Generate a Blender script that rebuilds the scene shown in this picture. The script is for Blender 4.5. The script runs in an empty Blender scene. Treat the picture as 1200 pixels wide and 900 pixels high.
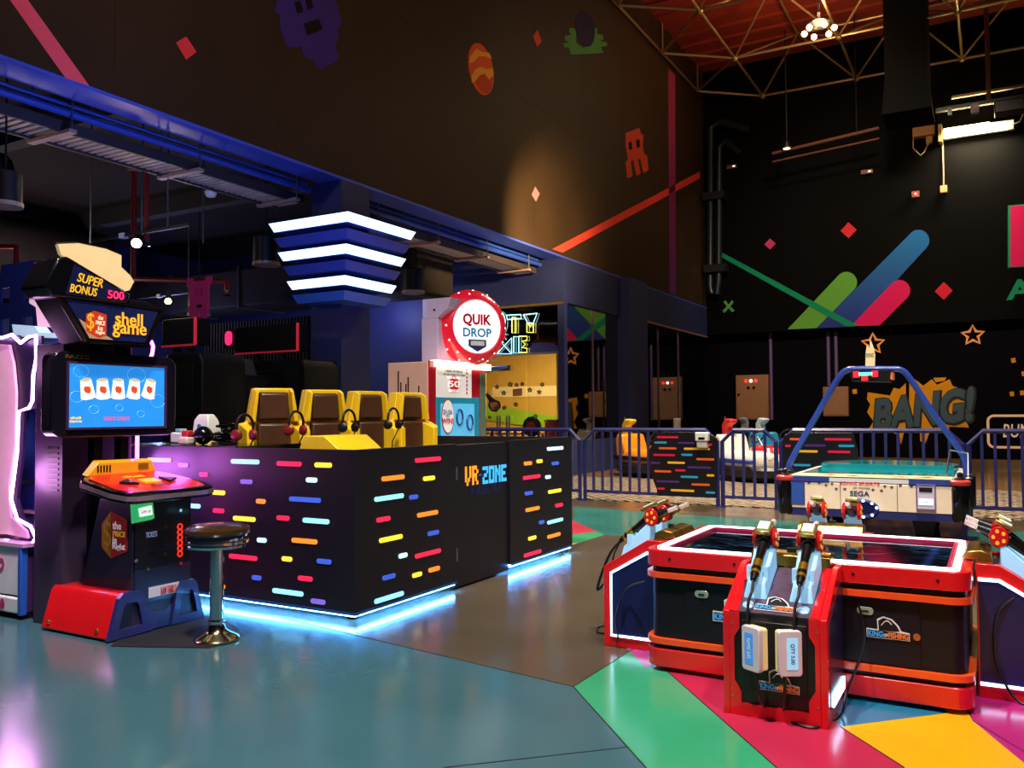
import bpy, bmesh, math, random
from mathutils import Vector, Matrix
V = Vector
R = math.radians
S = bpy.context.scene
C = S.collection
random.seed(7)
# ---------------------------------------------------------------- camera
FPX, PITCH, ROLL, YAW, CAMZ = 1000.0, R(2.01), R(-.368), R(29.48), 1.4
_F = V((-math.sin(YAW), math.cos(YAW), 0)); _R = V((math.cos(YAW), math.sin(YAW), 0)); _U = V((0, 0, 1))
CF = _F * math.cos(PITCH) + _U * math.sin(PITCH); _U2 = _U * math.cos(PITCH) - _F * math.sin(PITCH)
CR = _R * math.cos(ROLL) + _U2 * math.sin(ROLL); CU = _U2 * math.cos(ROLL) - _R * math.sin(ROLL)
CAM = V((0, 0, CAMZ))
cd = bpy.data.cameras.new('camera'); cam = bpy.data.objects.new('camera', cd); C.objects.link(cam)
cd.sensor_width = 36; cd.lens = 36 * FPX / 1200; cd.clip_end = 200
m = Matrix.Identity(4)
for i in range(3):
    m[i][0] = CR[i]; m[i][1] = CU[i]; m[i][2] = -CF[i]; m[i][3] = CAM[i]
cam.matrix_world = m
S.camera = cam
# ---------------------------------------------------------------- world, exposure, lamps
W = bpy.data.worlds.new('hall_air'); S.world = W; W.use_nodes = True
W.node_tree.nodes['Background'].inputs[0].default_value = (.35, .4, .8, 1)
W.node_tree.nodes['Background'].inputs[1].default_value = .012
vs = S.view_settings
vs.view_transform = 'Standard'; vs.look = 'None'; vs.gamma = 1; vs.use_curve_mapping = False; vs.exposure = 0.25


def lamp(name, kind, loc, power, col, size=.3, target=None, angle=60, blend=.5, sy=None):
    d = bpy.data.lights.new(name, kind); d.energy = power; d.color = col
    if kind == 'SPOT':
        d.spot_size = R(angle); d.spot_blend = blend; d.shadow_soft_size = size
    elif kind == 'AREA':
        d.size = size
        if sy: d.shape = 'RECTANGLE'; d.size_y = sy
    else:
        d.shadow_soft_size = size
    o = bpy.data.objects.new(name, d); C.objects.link(o); o.location = loc
    if target is not None:
        o.rotation_euler = (V(target) - V(loc)).to_track_quat('-Z', 'Y').to_euler()
    return o


WARM = (1, .83, .62); NEUT = (1, .94, .88); BLUE = (.16, .3, 1); PINK = (1, .25, .85)
# high bay spots hung in the roof truss of the hall
lamp('high_bay_lamp', 'SPOT', (-2.2, 1.5, 9.5), 3700, NEUT, .25, (-3.6, 5.0, 0), 75, .7)
lamp('high_bay_lamp', 'SPOT', (1.8, 1.2, 9.5), 2000, NEUT, .25, (-.9, 4.6, 0), 60, .7)
lamp('high_bay_lamp', 'SPOT', (-.5, 7.0, 10.5), 5200, WARM, .25, (-1.3, 9.8, 0), 60, .7)
lamp('high_bay_lamp', 'SPOT', (-4.2, 12, 10.5), 2400, WARM, .25, (-4.8, 14.8, 0), 60, .8)
lamp('high_bay_lamp', 'SPOT', (0, 16, 10.5), 1200, WARM, .25, (-.5, 18, 0), 70, .8)
# warm flood on the side wall and added fill on the murals
lamp('wall_flood', 'SPOT', (-5.6, 14.6, 4.7), 1900, (1, .74, .32), .1, (-8.3, 16.1, 5.2), 72, .8)
lamp('mural_fill', 'SPOT', (-1.5, 14.5, 10.5), 4600, WARM, .4, (-3.2, 28, 4.6), 56, .9)
lamp('mural_fill', 'SPOT', (-2.5, 3.0, 10.5), 1000, WARM, .4, (-8.3, 8.0, 7.0), 85, .9)
lamp('mural_fill', 'SPOT', (-3.5, 11.0, 10.2), 150, WARM, .4, (-8.3, 20, 7.6), 80, .9)
# added fill, mostly blue, under the side wall and in the inner hall
lamp('blue_fill', 'SPOT', (-6.4, 5.6, 2.9), 210, BLUE, .2, (-8.5, 6.8, 4.9), 120, .8)
lamp('blue_fill', 'SPOT', (-6.2, 8.2, 2.6), 90, (.2, .35, 1), .2, (-8.3, 9.7, 3.6), 80, .9)
lamp('blue_fill', 'SPOT', (-6.4, 14.6, 3.2), 45, (.1, .35, 1), .2, (-8.5, 14.6, 4.9), 110, .8)
lamp('inner_fill', 'POINT', (-13.0, 16.2, 3.9), 60, (.3, .36, 1), .3)
lamp('inner_fill', 'POINT', (-15.6, 9.2, 3.6), 120, (.8, .62, .6), .3)
lamp('inner_fill', 'POINT', (-17.0, 13.5, 3.0), 110, (.3, .4, 1), .3)
lamp('inner_fill', 'POINT', (-11.0, 5.0, 3.9), 40, (.8, .65, .6), .3)
lamp('apron_fill', 'SPOT', (-4.5, 17.0, 9), 5200, WARM, .25, (-4.0, 15.2, 0), 95, .8)  # added spot without a fixture, brightens the tread plate apron
# ---------------------------------------------------------------- pixel -> place
def ray(x, y): return CF + CR * ((x - 600) / FPX) + CU * ((450 - y) / FPX)
def _pl(x, y, a, v):
    d = ray(x, y); return CAM + d * ((v - CAM[a]) / d[a])
def PX(x, y, v): return _pl(x, y, 0, v)
def PY(x, y, v): return _pl(x, y, 1, v)
def PZ(x, y, v=0): return _pl(x, y, 2, v)
# ---------------------------------------------------------------- materials
def lin(h):
    h = h.lstrip('#'); r = []
    for i in (0, 2, 4):
        c = int(h[i:i + 2], 16) / 255; r.append(c / 12.92 if c <= .04045 else ((c + .055) / 1.055) ** 2.4)
    return (*r, 1)
_mats = {}
def M(col, rough=.45, metal=0, emit=0, ecol=None, var=.12, scale=9, bump=0, coat=0, alpha=1, trans=0, name=None, spec=.5):
    k = (col, rough, metal, emit, ecol, var, scale, bump, coat, alpha, trans, spec)
    if k in _mats: return _mats[k]
    mt = bpy.data.materials.new(name or 'surface_' + col.strip('#')); mt.use_nodes = True
    nt = mt.node_tree; b = nt.nodes['Principled BSDF']; c = lin(col)
    tc = nt.nodes.new('ShaderNodeTexCoord'); nz = nt.nodes.new('ShaderNodeTexNoise')
    nz.inputs['Scale'].default_value = scale; nz.inputs['Detail'].default_value = 4
    nt.links.new(tc.outputs['Object'], nz.inputs['Vector'])
    mx = nt.nodes.new('ShaderNodeMix'); mx.data_type = 'RGBA'
    mx.inputs[6].default_value = tuple(x * (1 - var) for x in c[:3]) + (1,)
    mx.inputs[7].default_value = tuple(min(1, x * (1 + var)) for x in c[:3]) + (1,)
    nt.links.new(nz.outputs['Fac'], mx.inputs[0]); nt.links.new(mx.outputs[2], b.inputs['Base Color'])
    mr = nt.nodes.new('ShaderNodeMapRange'); mr.inputs['To Min'].default_value = max(0, rough - .06); mr.inputs['To Max'].default_value = min(1, rough + .06)
    nt.links.new(nz.outputs['Fac'], mr.inputs['Value']); nt.links.new(mr.outputs[0], b.inputs['Roughness'])
    b.inputs['Metallic'].default_value = metal; b.inputs['Specular IOR Level'].default_value = spec
    b.inputs['Coat Weight'].default_value = coat; b.inputs['Coat Roughness'].default_value = .08
    b.inputs['Transmission Weight'].default_value = trans; b.inputs['Alpha'].default_value = alpha
    if emit:
        b.inputs['Emission Color'].default_value = lin(ecol or col); b.inputs['Emission Strength'].default_value = emit
    if bump:
        bp = nt.nodes.new('ShaderNodeBump'); bp.inputs['Strength'].default_value = bump; bp.inputs['Distance'].default_value = .01
        n2 = nt.nodes.new('ShaderNodeTexNoise'); n2.inputs['Scale'].default_value = scale * 12
        nt.links.new(tc.outputs['Object'], n2.inputs['Vector'])
        nt.links.new(n2.outputs['Fac'], bp.inputs['Height']); nt.links.new(bp.outputs[0], b.inputs['Normal'])
    _mats[k] = mt
    return mt
def gradient_mat(c0, c1, axis, lo, hi, rough=.5):
    """two paint colours blended along a world axis (printed vinyl)"""
    mt = bpy.data.materials.new('vinyl_blend'); mt.use_nodes = True; nt = mt.node_tree; b = nt.nodes['Principled BSDF']
    g = nt.nodes.new('ShaderNodeNewGeometry'); sp = nt.nodes.new('ShaderNodeSeparateXYZ'); mr = nt.nodes.new('ShaderNodeMapRange'); mx = nt.nodes.new('ShaderNodeMix'); mx.data_type = 'RGBA'
    nt.links.new(g.outputs['Position'], sp.inputs[0]); nt.links.new(sp.outputs[axis], mr.inputs['Value'])
    mr.inputs['From Min'].default_value = lo; mr.inputs['From Max'].default_value = hi
    mx.inputs[6].default_value = lin(c0); mx.inputs[7].default_value = lin(c1)
    nt.links.new(mr.outputs[0], mx.inputs[0]); nt.links.new(mx.outputs[2], b.inputs['Base Color']); b.inputs['Roughness'].default_value = rough; b.inputs['Specular IOR Level'].default_value = .08
    return mt
def glass_mat(col='#c8d4dc', clear=.86, rough=.03, name='pane_glass'):
    mt = bpy.data.materials.new(name); mt.use_nodes = True; nt = mt.node_tree; nt.nodes.clear()
    o = nt.nodes.new('ShaderNodeOutputMaterial'); t = nt.nodes.new('ShaderNodeBsdfTransparent'); g = nt.nodes.new('ShaderNodeBsdfGlossy')
    f = nt.nodes.new('ShaderNodeFresnel'); f.inputs[0].default_value = 1.5; mx = nt.nodes.new('ShaderNodeMixShader')
    mr = nt.nodes.new('ShaderNodeMapRange'); mr.inputs['To Min'].default_value = 1 - clear; mr.inputs['To Max'].default_value = 1
    nt.links.new(f.outputs[0], mr.inputs['Value'])
    t.inputs[0].default_value = lin(col); g.inputs['Roughness'].default_value = rough; g.inputs[0].default_value = (1, 1, 1, 1)
    nt.links.new(mr.outputs[0], mx.inputs[0]); nt.links.new(t.outputs[0], mx.inputs[1]); nt.links.new(g.outputs[0], mx.inputs[2]); nt.links.new(mx.outputs[0], o.inputs[0])
    return mt
# ---------------------------------------------------------------- mesh builder
class MB:
    def __init__(s): s.v = []; s.f = []
    def prism(s, pts, d):
        pts = [V(p) for p in pts]; d = V(d); n = len(pts); a = len(s.v)
        nrm = V((0, 0, 0))
        for i in range(n): nrm += pts[i].cross(pts[(i + 1) % n])
        if nrm.dot(d) > 0: pts.reverse()
        s.v += pts + [p + d for p in pts]
        s.f.append(tuple(range(a, a + n))); s.f.append(tuple(range(a + 2 * n - 1, a + n - 1, -1)))
        for i in range(n):
            j = (i + 1) % n; s.f.append((a + j, a + i, a + n + i, a + n + j))
        return s
    def box(s, x0, x1, y0, y1, z0, z1):
        return s.prism([(x0, y0, z0), (x1, y0, z0), (x1, y1, z0), (x0, y1, z0)], (0, 0, z1 - z0))
    def frame(s, o, r, u, w, h, t, d):
        """rectangular ring: centre o, right r, up u, outer w x h, bar t, depth vector d"""
        o, r, u = V(o), V(r), V(u)
        for cx, cy, ww, hh in ((0, h / 2 - t / 2, w, t), (0, -h / 2 + t / 2, w, t), (-w / 2 + t / 2, 0, t, h - 2 * t), (w / 2 - t / 2, 0, t, h - 2 * t)):
            c = o + r * cx + u * cy
            s.prism([c - r * ww / 2 - u * hh / 2, c + r * ww / 2 - u * hh / 2, c + r * ww / 2 + u * hh / 2, c - r * ww / 2 + u * hh / 2], d)
        return s
    def cyl(s, p0, p1, r0, r1=None, n=14):
        return s.tube([p0, p1], [r0, r0 if r1 is None else r1], n)
    def tube(s, pts, r, n=8, closed=False):
        pts = [V(p) for p in pts]; k = len(pts)
        if not isinstance(r, (list, tuple)): r = [r] * k
        a = len(s.v); prev = None
        for i, p in enumerate(pts):
            if closed: t = (pts[(i + 1) % k] - pts[i - 1])
            else: t = pts[min(i + 1, k - 1)] - pts[max(i - 1, 0)]
            t.normalize()
            if prev is None:
                up = V((0, 0, 1)) if abs(t.z) < .95 else V((1, 0, 0))
                x = t.cross(up).normalized()
            else:
                x = (prev - t * prev.dot(t)).normalized()
            prev = x; y = t.cross(x)
            for j in range(n):
                an = 2 * math.pi * j / n; s.v.append(p + (x * math.cos(an) + y * math.sin(an)) * r[i])
        seg = k if closed else k - 1
        for i in range(seg):
            b = a + i * n; c = a + ((i + 1) % k) * n
            for j in range(n):
                q = (j + 1) % n; s.f.append((b + j, c + j, c + q, b + q))
        if not closed:
            s.f.append(tuple(range(a, a + n))); s.f.append(tuple(range(a + k * n - 1, a + (k - 1) * n - 1, -1)))
        return s
    def lathe(s, prof, c, n=28, ax=(0, 0, 1)):
        ax = V(ax).normalized(); c = V(c); up = V((1, 0, 0)) if abs(ax.x) < .9 else V((0, 1, 0))
        x = ax.cross(up).normalized(); y = ax.cross(x); a = len(s.v); k = len(prof)
        for r, z in prof:
            for j in range(n):
                an = 2 * math.pi * j / n; s.v.append(c + ax * z + (x * math.cos(an) + y * math.sin(an)) * max(r, .0004))
        for i in range(k - 1):
            for j in range(n):
                q = (j + 1) % n; s.f.append((a + i * n + j, a + i * n + q, a + (i + 1) * n + q, a + (i + 1) * n + j))
        s.f.append(tuple(range(a + n - 1, a - 1, -1))); s.f.append(tuple(range(a + (k - 1) * n, a + k * n)))
        return s
    def ball(s, c, r, n=12, sc=(1, 1, 1)):
        a = len(s.v); k = n // 2; c = V(c)
        for i in range(k + 1):
            th = math.pi * i / k
            for j in range(n):
                ph = 2 * math.pi * j / n
                s.v.append(c + V((max(.001, math.sin(th)) * math.cos(ph) * sc[0], max(.001, math.sin(th)) * math.sin(ph) * sc[1], math.cos(th) * sc[2])) * r)
        for i in range(k):
            for j in range(n):
                q = (j + 1) % n; s.f.append((a + i * n + j, a + (i + 1) * n + j, a + (i + 1) * n + q, a + i * n + q))
        return s
    def rrect(s, o, r, u, w, h, rad, d, n=5):
        """rounded rectangle plate"""
        return s.prism(rr(o, r, u, w, h, rad, n), d)
    def loft(s, rings, cap=True):
        a = len(s.v); n = len(rings[0])
        for g in rings: s.v += [V(p) for p in g]
        for i in range(len(rings) - 1):
            for j in range(n):
                q = (j + 1) % n; s.f.append((a + i * n + j, a + i * n + q, a + (i + 1) * n + q, a + (i + 1) * n + j))
        if cap:
            s.f.append(tuple(range(a + n - 1, a - 1, -1))); s.f.append(tuple(range(a + (len(rings) - 1) * n, a + len(rings) * n)))
        return s
def rr(o, r, u, w, h, rad, n=5):
    o, r, u = V(o), V(r), V(u); rad = min(rad, w / 2 - 1e-4, h / 2 - 1e-4); p = []
    for sx, sy, a0 in ((1, 1, 0), (-1, 1, 90), (-1, -1, 180), (1, -1, 270)):
        for i in range(n + 1):
            an = R(a0 + 90 * i / n)
            p.append(o + r * (sx * (w / 2 - rad) + rad * math.cos(an)) + u * (sy * (h / 2 - rad) + rad * math.sin(an)))
    return p
_tc = {}
def text(body, o, r, u, w, h, depth=.002, bold=0, shear=0, out=None):
    """lettering fitted to a w x h rectangle centred at o"""
    o, r, u = V(o), V(r).normalized(), V(u).normalized(); nrm = r.cross(u)
    k = (body, bold, shear)
    if k not in _tc:
        cu = bpy.data.curves.new('lettering', 'FONT'); cu.body = body; cu.align_x = 'CENTER'; cu.offset = bold; cu.shear = shear
        cu.resolution_u = 3; cu.space_line = .85; cu.extrude = .5
        ob = bpy.data.objects.new('lettering', cu); me = bpy.data.meshes.new_from_object(ob)
        vs_ = [v.co.copy() for v in me.vertices]; fs = [tuple(p.vertices) for p in me.polygons]
        bpy.data.objects.remove(ob); bpy.data.curves.remove(cu); bpy.data.meshes.remove(me); _tc[k] = (vs_, fs)
    vs_, fs = _tc[k]; mb = out or MB(); a = len(mb.v)
    x0 = min(v.x for v in vs_); x1 = max(v.x for v in vs_); y0 = min(v.y for v in vs_); y1 = max(v.y for v in vs_)
    for v in vs_:
        mb.v.append(o + r * ((v.x - (x0 + x1) / 2) / (x1 - x0) * w) + u * ((v.y - (y0 + y1) / 2) / (y1 - y0) * h) + nrm * ((v.z + .5) * depth))
    mb.f += [tuple(i + a for i in f) for f in fs]
    return mb
GL = {'V': ['1..1', '1..1', '1..1', '1.1.', '.1..'], 'R': ['111.', '1..1', '111.', '1.1.', '1..1'], 'Z': ['1111', '...1', '.11.', '1...', '1111'],
      'O': ['1111', '1..1', '1..1', '1..1', '1111'], 'N': ['1..1', '11.1', '1.11', '1..1', '1..1'], 'E': ['1111', '1...', '111.', '1...', '1111'], ' ': ['.', '.', '.', '.', '.']}
def pixels(rows, o, r, u, cell, depth, ch='1', rx=1, out=None):
    """bitmap of square cells, o = top left"""
    o, r, u = V(o), V(r).normalized(), V(u).normalized(); n = r.cross(u); mb = out or MB()
    for j, row in enumerate(rows):
        i = 0
        while i < len(row):
            if row[i] in ch:
                k = i
                while k < len(row) and row[k] in ch: k += 1
                a = o + r * (i * cell * rx) - u * ((j + 1) * cell)
                mb.prism([a, a + r * ((k - i) * cell * rx), a + r * ((k - i) * cell * rx) + u * cell * 1.001, a + u * cell * 1.001], n * depth); i = k
            else: i += 1
    return mb
# ---------------------------------------------------------------- objects
ORG = {}
def thing(name, loc, label, cat, group=None, kind=None):
    o = bpy.data.objects.new(name, None); C.objects.link(o); o.location = loc; o.empty_display_size = .1
    o['label'] = label
    if kind: o['kind'] = kind
    else: o['category'] = cat
    if group: o['group'] = group
    ORG[o.name] = V(loc)
    return o
def part(name, mb, mat, parent=None, bev=0, smooth=False, label=None, kind=None, cat=None, group=None, base=None):
    if parent is not None: org = ORG[parent.name]
    elif base is not None: org = V(base)
    else:
        xs = [v.x for v in mb.v]; ys = [v.y for v in mb.v]; zs = [v.z for v in mb.v]
        org = V(((min(xs) + max(xs)) / 2, (min(ys) + max(ys)) / 2, min(zs)))
    me = bpy.data.meshes.new(name); me.from_pydata([tuple(v - org) for v in mb.v], [], mb.f)
    bm = bmesh.new(); bm.from_mesh(me); bmesh.ops.recalc_face_normals(bm, faces=bm.faces); bm.to_mesh(me); bm.free()
    me.materials.append(mat)
    if smooth or bev:
        me.polygons.foreach_set('use_smooth', [True] * len(me.polygons)); me.set_sharp_from_angle(angle=.7)
    o = bpy.data.objects.new(name, me); C.objects.link(o); ORG[o.name] = org
    if parent is not None: o.parent = parent
    else: o.location = org
    if bev:
        b = o.modifiers.new('edge', 'BEVEL'); b.width = bev; b.segments = 2; b.limit_method = 'ANGLE'; b.angle_limit = .6
    if label: o['label'] = label
    if kind: o['kind'] = kind
    if cat: o['category'] = cat
    if group: o['group'] = group
    return o
def single(name, mb, mat, label, cat, group=None, **k): return part(name, mb, mat, None, label=label, cat=cat, group=group, **k)
def dup(root, loc, rz=0, label=None, parent=None):
    r = root.copy(); C.objects.link(r); ORG[r.name] = V(loc)
    if parent is None: r.location = loc; r.rotation_euler = (0, 0, rz)
    else: r.parent = parent
    if label: r['label'] = label
    for ch in list(root.children): dup(ch, loc, 0, None, r)
    return r
def box(*a): return MB().box(*a)
XA, YA, ZA = V((1, 0, 0)), V((0, 1, 0)), V((0, 0, 1))
def pxpoly(pts, plane, v, lift):
    f = {'x': PX, 'y': PY, 'z': PZ}[plane]; d = {'x': V((lift, 0, 0)), 'y': V((0, -lift, 0)), 'z': V((0, 0, lift))}[plane]
    return MB().prism([f(x, y, v) for x, y in pts], d)
BLACK = M('#0d0c0f', .42); BLKG = M('#08080a', .18, coat=.3); CHROME = M('#d8d8dc', .12, 1); STEEL = M('#8a8a90', .35, .9); GOLD = M('#d9b45a', .22, .9)
WHITE = M('#e9e6e2', .4); REDP = M('#c8131f', .28, coat=.4); NAVY = M('#1a1c52', .5)
# ================================================================ setting
XW, YB, YP = -8.32, 28.0, 17.1          # side wall, back wall, party room front
def floor_mat(col, rough=.19, var=.2):
    return M(col, rough, 0, var=var, scale=1.6, bump=.025, spec=.6)
fl = part('floor', box(-21, 6, -4, 28.6, -.2, 0), floor_mat('#54493a'), kind='structure', label='polished brown grey concrete floor of the arcade', base=(0, 0, 0))
def paint(col, pts, z, rough=.19):
    part('paint_area', MB().prism([PZ(x, y) if len(q) == 2 else V(q[:3]) for q in pts for x, y in [q[:2]]], (0, 0, z)), floor_mat(col, rough), fl)
def P3(x, y): return (x, y, 0)
paint('#3a6068', [(672, 805), (330, 724), P3(-9, 4.6), P3(-12, -3.5), P3(-.2, -3.5), (757, 900)], .0010)
paint('#349a6c', [(672, 805), (748, 757), (910, 900), P3(-.35, 2.2), (757, 900)], .0012)
paint('#b62848', [(748, 757), (770, 735), (985, 850), (1060, 900), P3(-.1, 2.2), P3(-.35, 2.2), (910, 900)], .0014)
paint('#e2a514', [(985, 852), (1100, 780), (1140, 845), P3(.35, 3.35), P3(.5, 2.2), P3(-.1, 2.2), (1060, 900)], .0016)
paint('#b01f6e', [(1140, 845), (1120, 780), P3(.25, 5.1), P3(1.5, 5), P3(1.2, 2.4), P3(.35, 3.35)], .0018)
paint('#1f6d8c', [(985, 852), (975, 800), (1100, 780), (1110, 836)], .0020)
paint('#2d6fa0', [(735, 762), (725, 715), (800, 715), (775, 772)], .0020)
paint('#b8488c', [(735, 760), (757, 752), (775, 772), (757, 783)], .0022)
# teal field and accent triangles in front of the bumper arena
paint('#2f7068', [(672, 594), (843, 606), (1140, 622), P3(1.6, 11.9), P3(1.6, 7.8), (1190, 650), (1100, 640), (900, 634), (708, 627), (672, 611)], .0010)
paint('#c03a4c', [(655, 603), (700.5, 623), (655, 628)], .0014)
paint('#3f9a68', [(655, 628), (700.5, 623), (708, 627), (650, 645)], .0014)
paint('#d8b02a', [(655, 637), (677, 636.5), (655, 644)], .0016)
# arena: tread plate apron and worn dark floor
JO = M('#16140f', .6)
def joint(x0, y0, x1, y1, w=.006):
    a, b = PZ(x0, y0), PZ(x1, y1); d = (b - a).normalized(); s = V((-d.y, d.x, 0)) * w / 2
    part('floor_joint', MB().prism([a - s, b - s, b + s, a + s], (0, 0, .0026)), JO, fl)
for q in ((672, 805, 757, 900), (748, 757, 910, 900), (985, 852, 1060, 900), (330, 724, 672, 805), (672, 805, 748, 757), (1140, 845, 1215, 890), (520, 900, 735, 876)): joint(*q)
def tread_mat():
    mt = bpy.data.materials.new('tread_plate'); mt.use_nodes = True; nt = mt.node_tree; b = nt.nodes['Principled BSDF']
    b.inputs['Base Color'].default_value = lin('#d0c8bc'); b.inputs['Metallic'].default_value = .6; b.inputs['Roughness'].default_value = .28
    g = nt.nodes.new('ShaderNodeTexCoord'); mp = nt.nodes.new('ShaderNodeMapping'); mp.inputs['Rotation'].default_value = (0, 0, R(45)); mp.inputs['Scale'].default_value = (1, 1, 1)
    br = nt.nodes.new('ShaderNodeTexChecker'); br.inputs['Scale'].default_value = 9
    nz = nt.nodes.new('ShaderNodeTexVoronoi'); nz.inputs['Scale'].default_value = 7; nz.inputs['Randomness'].default_value = .25
    bp = nt.nodes.new('ShaderNodeBump'); bp.inputs['Strength'].default_value = 1; bp.inputs['Distance'].default_value = .03
    nt.links.new(g.outputs['Object'], mp.inputs[0]); nt.links.new(mp.outputs[0], nz.inputs['Vector']); nt.links.new(nz.outputs['Distance'], bp.inputs['Height']); nt.links.new(bp.outputs[0], b.inputs['Normal'])
    rp = nt.nodes.new('ShaderNodeValToRGB'); rp.color_ramp.elements[0].position = .3; rp.color_ramp.elements[0].color = lin('#f0dcc0'); rp.color_ramp.elements[1].position = .52; rp.color_ramp.elements[1].color = lin('#3a2c20')  # glints on the treads and shade between them put into the colour
    nt.links.new(nz.outputs['Distance'], rp.inputs[0]); nt.links.new(rp.outputs[0], b.inputs['Base Color'])
    return mt
part('tread_plate_apron', box(-8.3, 4, 12.75, 17.2, 0, .012), tread_mat(), fl)
part('arena_floor', box(-8.3, 4, 17.2, 27.95, 0, .014), M('#6a4a26', .4, var=.35, scale=1.5, coat=.2), fl)

# ---- upper side wall of big dark panels
WALLB = M('#322216', .6, var=.35, scale=1.1, bump=.05, spec=.15)
wl = part('wall_left', box(XW - .43, XW - .03, -4, YB, 4.92, 14.2), M('#100c0a', .7, spec=.1), kind='structure', label='dark brown panelled upper side wall with painted game graphics')
y = -3.9
while y < YB - .1:
    for z0, z1 in ((4.92, 7.9), (7.905, 10.9), (10.905, 13.9)):
        part('wall_panel', box(XW - .03, XW, y + .003, min(y + 2.45, YB) - .003, z0, z1), WALLB, wl)
    y += 2.45
part('soffit', box(XW - .43, XW + .004, -4, YB, 4.88, 4.92), M('#3a4cb4', .4), wl)
def deco(pts, col, lift=.006, m=None): return part('wall_graphic', pxpoly(pts, 'x', XW, lift), m or M(col, .6, var=.06, spec=.08), wl)
deco([(-46, -80), (-25, -80), (104.5, 101), (76.5, 91.5)], '#e2505f')
deco([(206, 50), (218, 43), (230, 61), (218, 70)], '#e23a3e')
deco([(326, -6), (322, 14), (327, 17), (329, 36), (336, 54), (346, 56), (352, 54), (357, 67), (367, 70), (371, 79), (376, 81), (393, 73), (396, 67), (392, 52), (397, 46), (395, 34), (400, 29), (399, 22), (394, 4), (388, -14), (340, -14)], '#3d2868')
for q in ([(344, 3), (351, 1), (355, 14), (348, 16)], [(357, -2), (363, -5), (367, 9), (360, 12)], [(355, 28), (373, 22), (378, 34), (360, 42)]): deco(q, '#1a1114', .009)
def ell(cx, cy, a, b, t, n=32): return [(cx + a * math.cos(u) * math.cos(t) - b * math.sin(u) * math.sin(t), cy + a * math.cos(u) * math.sin(t) + b * math.sin(u) * math.cos(t)) for u in [2 * math.pi * i / n for i in range(n)]]
deco(ell(563.5, 81, 14, 31, R(-11)), '#e4551f')
deco([(551, 66), (558, 57), (565, 61), (573, 62), (576, 69), (568, 66), (561, 66), (554, 73), (549.5, 74)], '#f2a02a', .009)
deco([(552, 90), (556, 82), (563, 78), (570, 81), (577, 80), (578, 88), (573, 93), (568, 86), (562, 88), (557, 95), (553, 97)], '#f2a02a', .009)
deco([(556, 96), (562, 89), (567, 87), (572, 94), (577, 90), (575, 104), (570, 110), (564, 108)], '#c7421a', .0085)
deco([(624.5, 42), (630, 35), (634.5, 49), (629.5, 55)], '#dd4a3c')
deco([(669, 64), (667, 56), (661, 55), (660, 51), (667, 50), (662, 47), (662, 42), (669, 41), (667, 37), (667, 33), (673, 33), (675, 38), (675, 50), (683, 56), (692, 54), (696, 48), (695, 33), (700, 33), (699, 40), (706, 41), (707, 46), (703, 48), (711, 50), (711, 54), (704, 55), (707, 62)], '#4f8a44')
deco(ell(685.5, 34, 11, 21, R(-8)), '#262044', .009)
deco([(733, 156), (749, 150), (751, 157), (754, 158), (753, 172), (755, 181), (758, 182), (760, 199), (754, 203), (750, 186), (747, 187), (751, 203), (746, 206), (742, 187), (739, 189), (741, 206), (735, 209), (733, 190), (736, 187), (733, 170)], '#b8402e')
for q in ([(736, 167), (740, 166), (741, 175), (737, 176)], [(745, 164), (749, 163), (750, 172), (746, 174)]): deco(q, '#1a1114', .009)
deco([(623, 228), (627, 219), (632, 227), (628, 236)], '#ee6a78')
deco([(647, 292), (659, 296), (820, 209), (820, 201)], '#d94238')
deco([(783, 80), (791, 88), (792, 345), (784.5, 343)], '#6a2a4c', m=gradient_mat('#5a2a66', '#9a3350', 2, 5, 12))

# ---- back wall with painted mural, recessed lower part
MURB = M('#060505', .7, var=.3, scale=1.2, spec=.05)
wb = part('wall_back', box(XW - .4, 8, YB, YB + .3, 4.0, 14.2), MURB, kind='structure', label='black back wall with a mural of coloured capsule shapes')
part('lower_wall', box(XW - .4, 8, YB + .55, YB + .8, 0, 4.0), M('#07050c', .7, var=.3, scale=2, spec=.05), wb)
part('soffit', box(XW - .4, 8, YB + .3, YB + .8, 4.0, 4.2), MURB, wb)
def mur(pts, col, lift=.02, v=YB, m=None): return part('wall_graphic', pxpoly(pts, 'y', v, lift), m or M(col, .6, var=.06, spec=.08), wb)
def cap(cx, cy, r, bl, br):
    d = V((cx - (bl[0] + br[0]) / 2, cy - (bl[1] + br[1]) / 2)).normalized(); a0 = math.atan2(d.y, d.x)
    return [bl] + [(cx + r * math.cos(a0 + u), cy + r * math.sin(a0 + u)) for u in [R(-90 + 12 * i) for i in range(16)]] + [br]
mur(cap(992, 331, 12.4, (923, 386), (957, 384.6)), '#5f9c3a', .02)
mur(cap(1076.5, 282, 12.6, (957, 384.6), (1001, 383)), '', .025, m=gradient_mat('#2b2f7e', '#1a6aa8', 2, 4, 6.6))
mur(cap(1054.5, 340.5, 12.3, (997, 382.5), (1031, 381.4)), '#d81a5c', .03)
mur([(831.5, 288), (831.5, 293.5), (992, 382.8), (1007, 382.2)], '#12845c', .035)
for cx, cy, r, c in ((902.5, 286, 6.5, '#c23a6c'), (994.5, 270, 9.5, '#cf2a36'), (1106, 341, 10.5, '#cf2236')): mur([(cx - r, cy + .5), (cx, cy - r), (cx + r, cy - .5), (cx, cy + r)], c)
mur([(848, 354), (850, 352), (854, 357), (858, 352), (860, 354), (856, 359), (861, 364), (858, 366), (854, 361), (849, 367), (847, 364), (852, 359)], '', m=gradient_mat('#2a74a8', '#5a9a3c', 2, 4.4, 4.9))
mur([(1181, 241), (1290, 232), (1290, 309), (1181, 314)], '#12845c', .03); mur([(1184, 242), (1290, 234), (1290, 307), (1184, 313)], '#d81a5c', .05)
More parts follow.
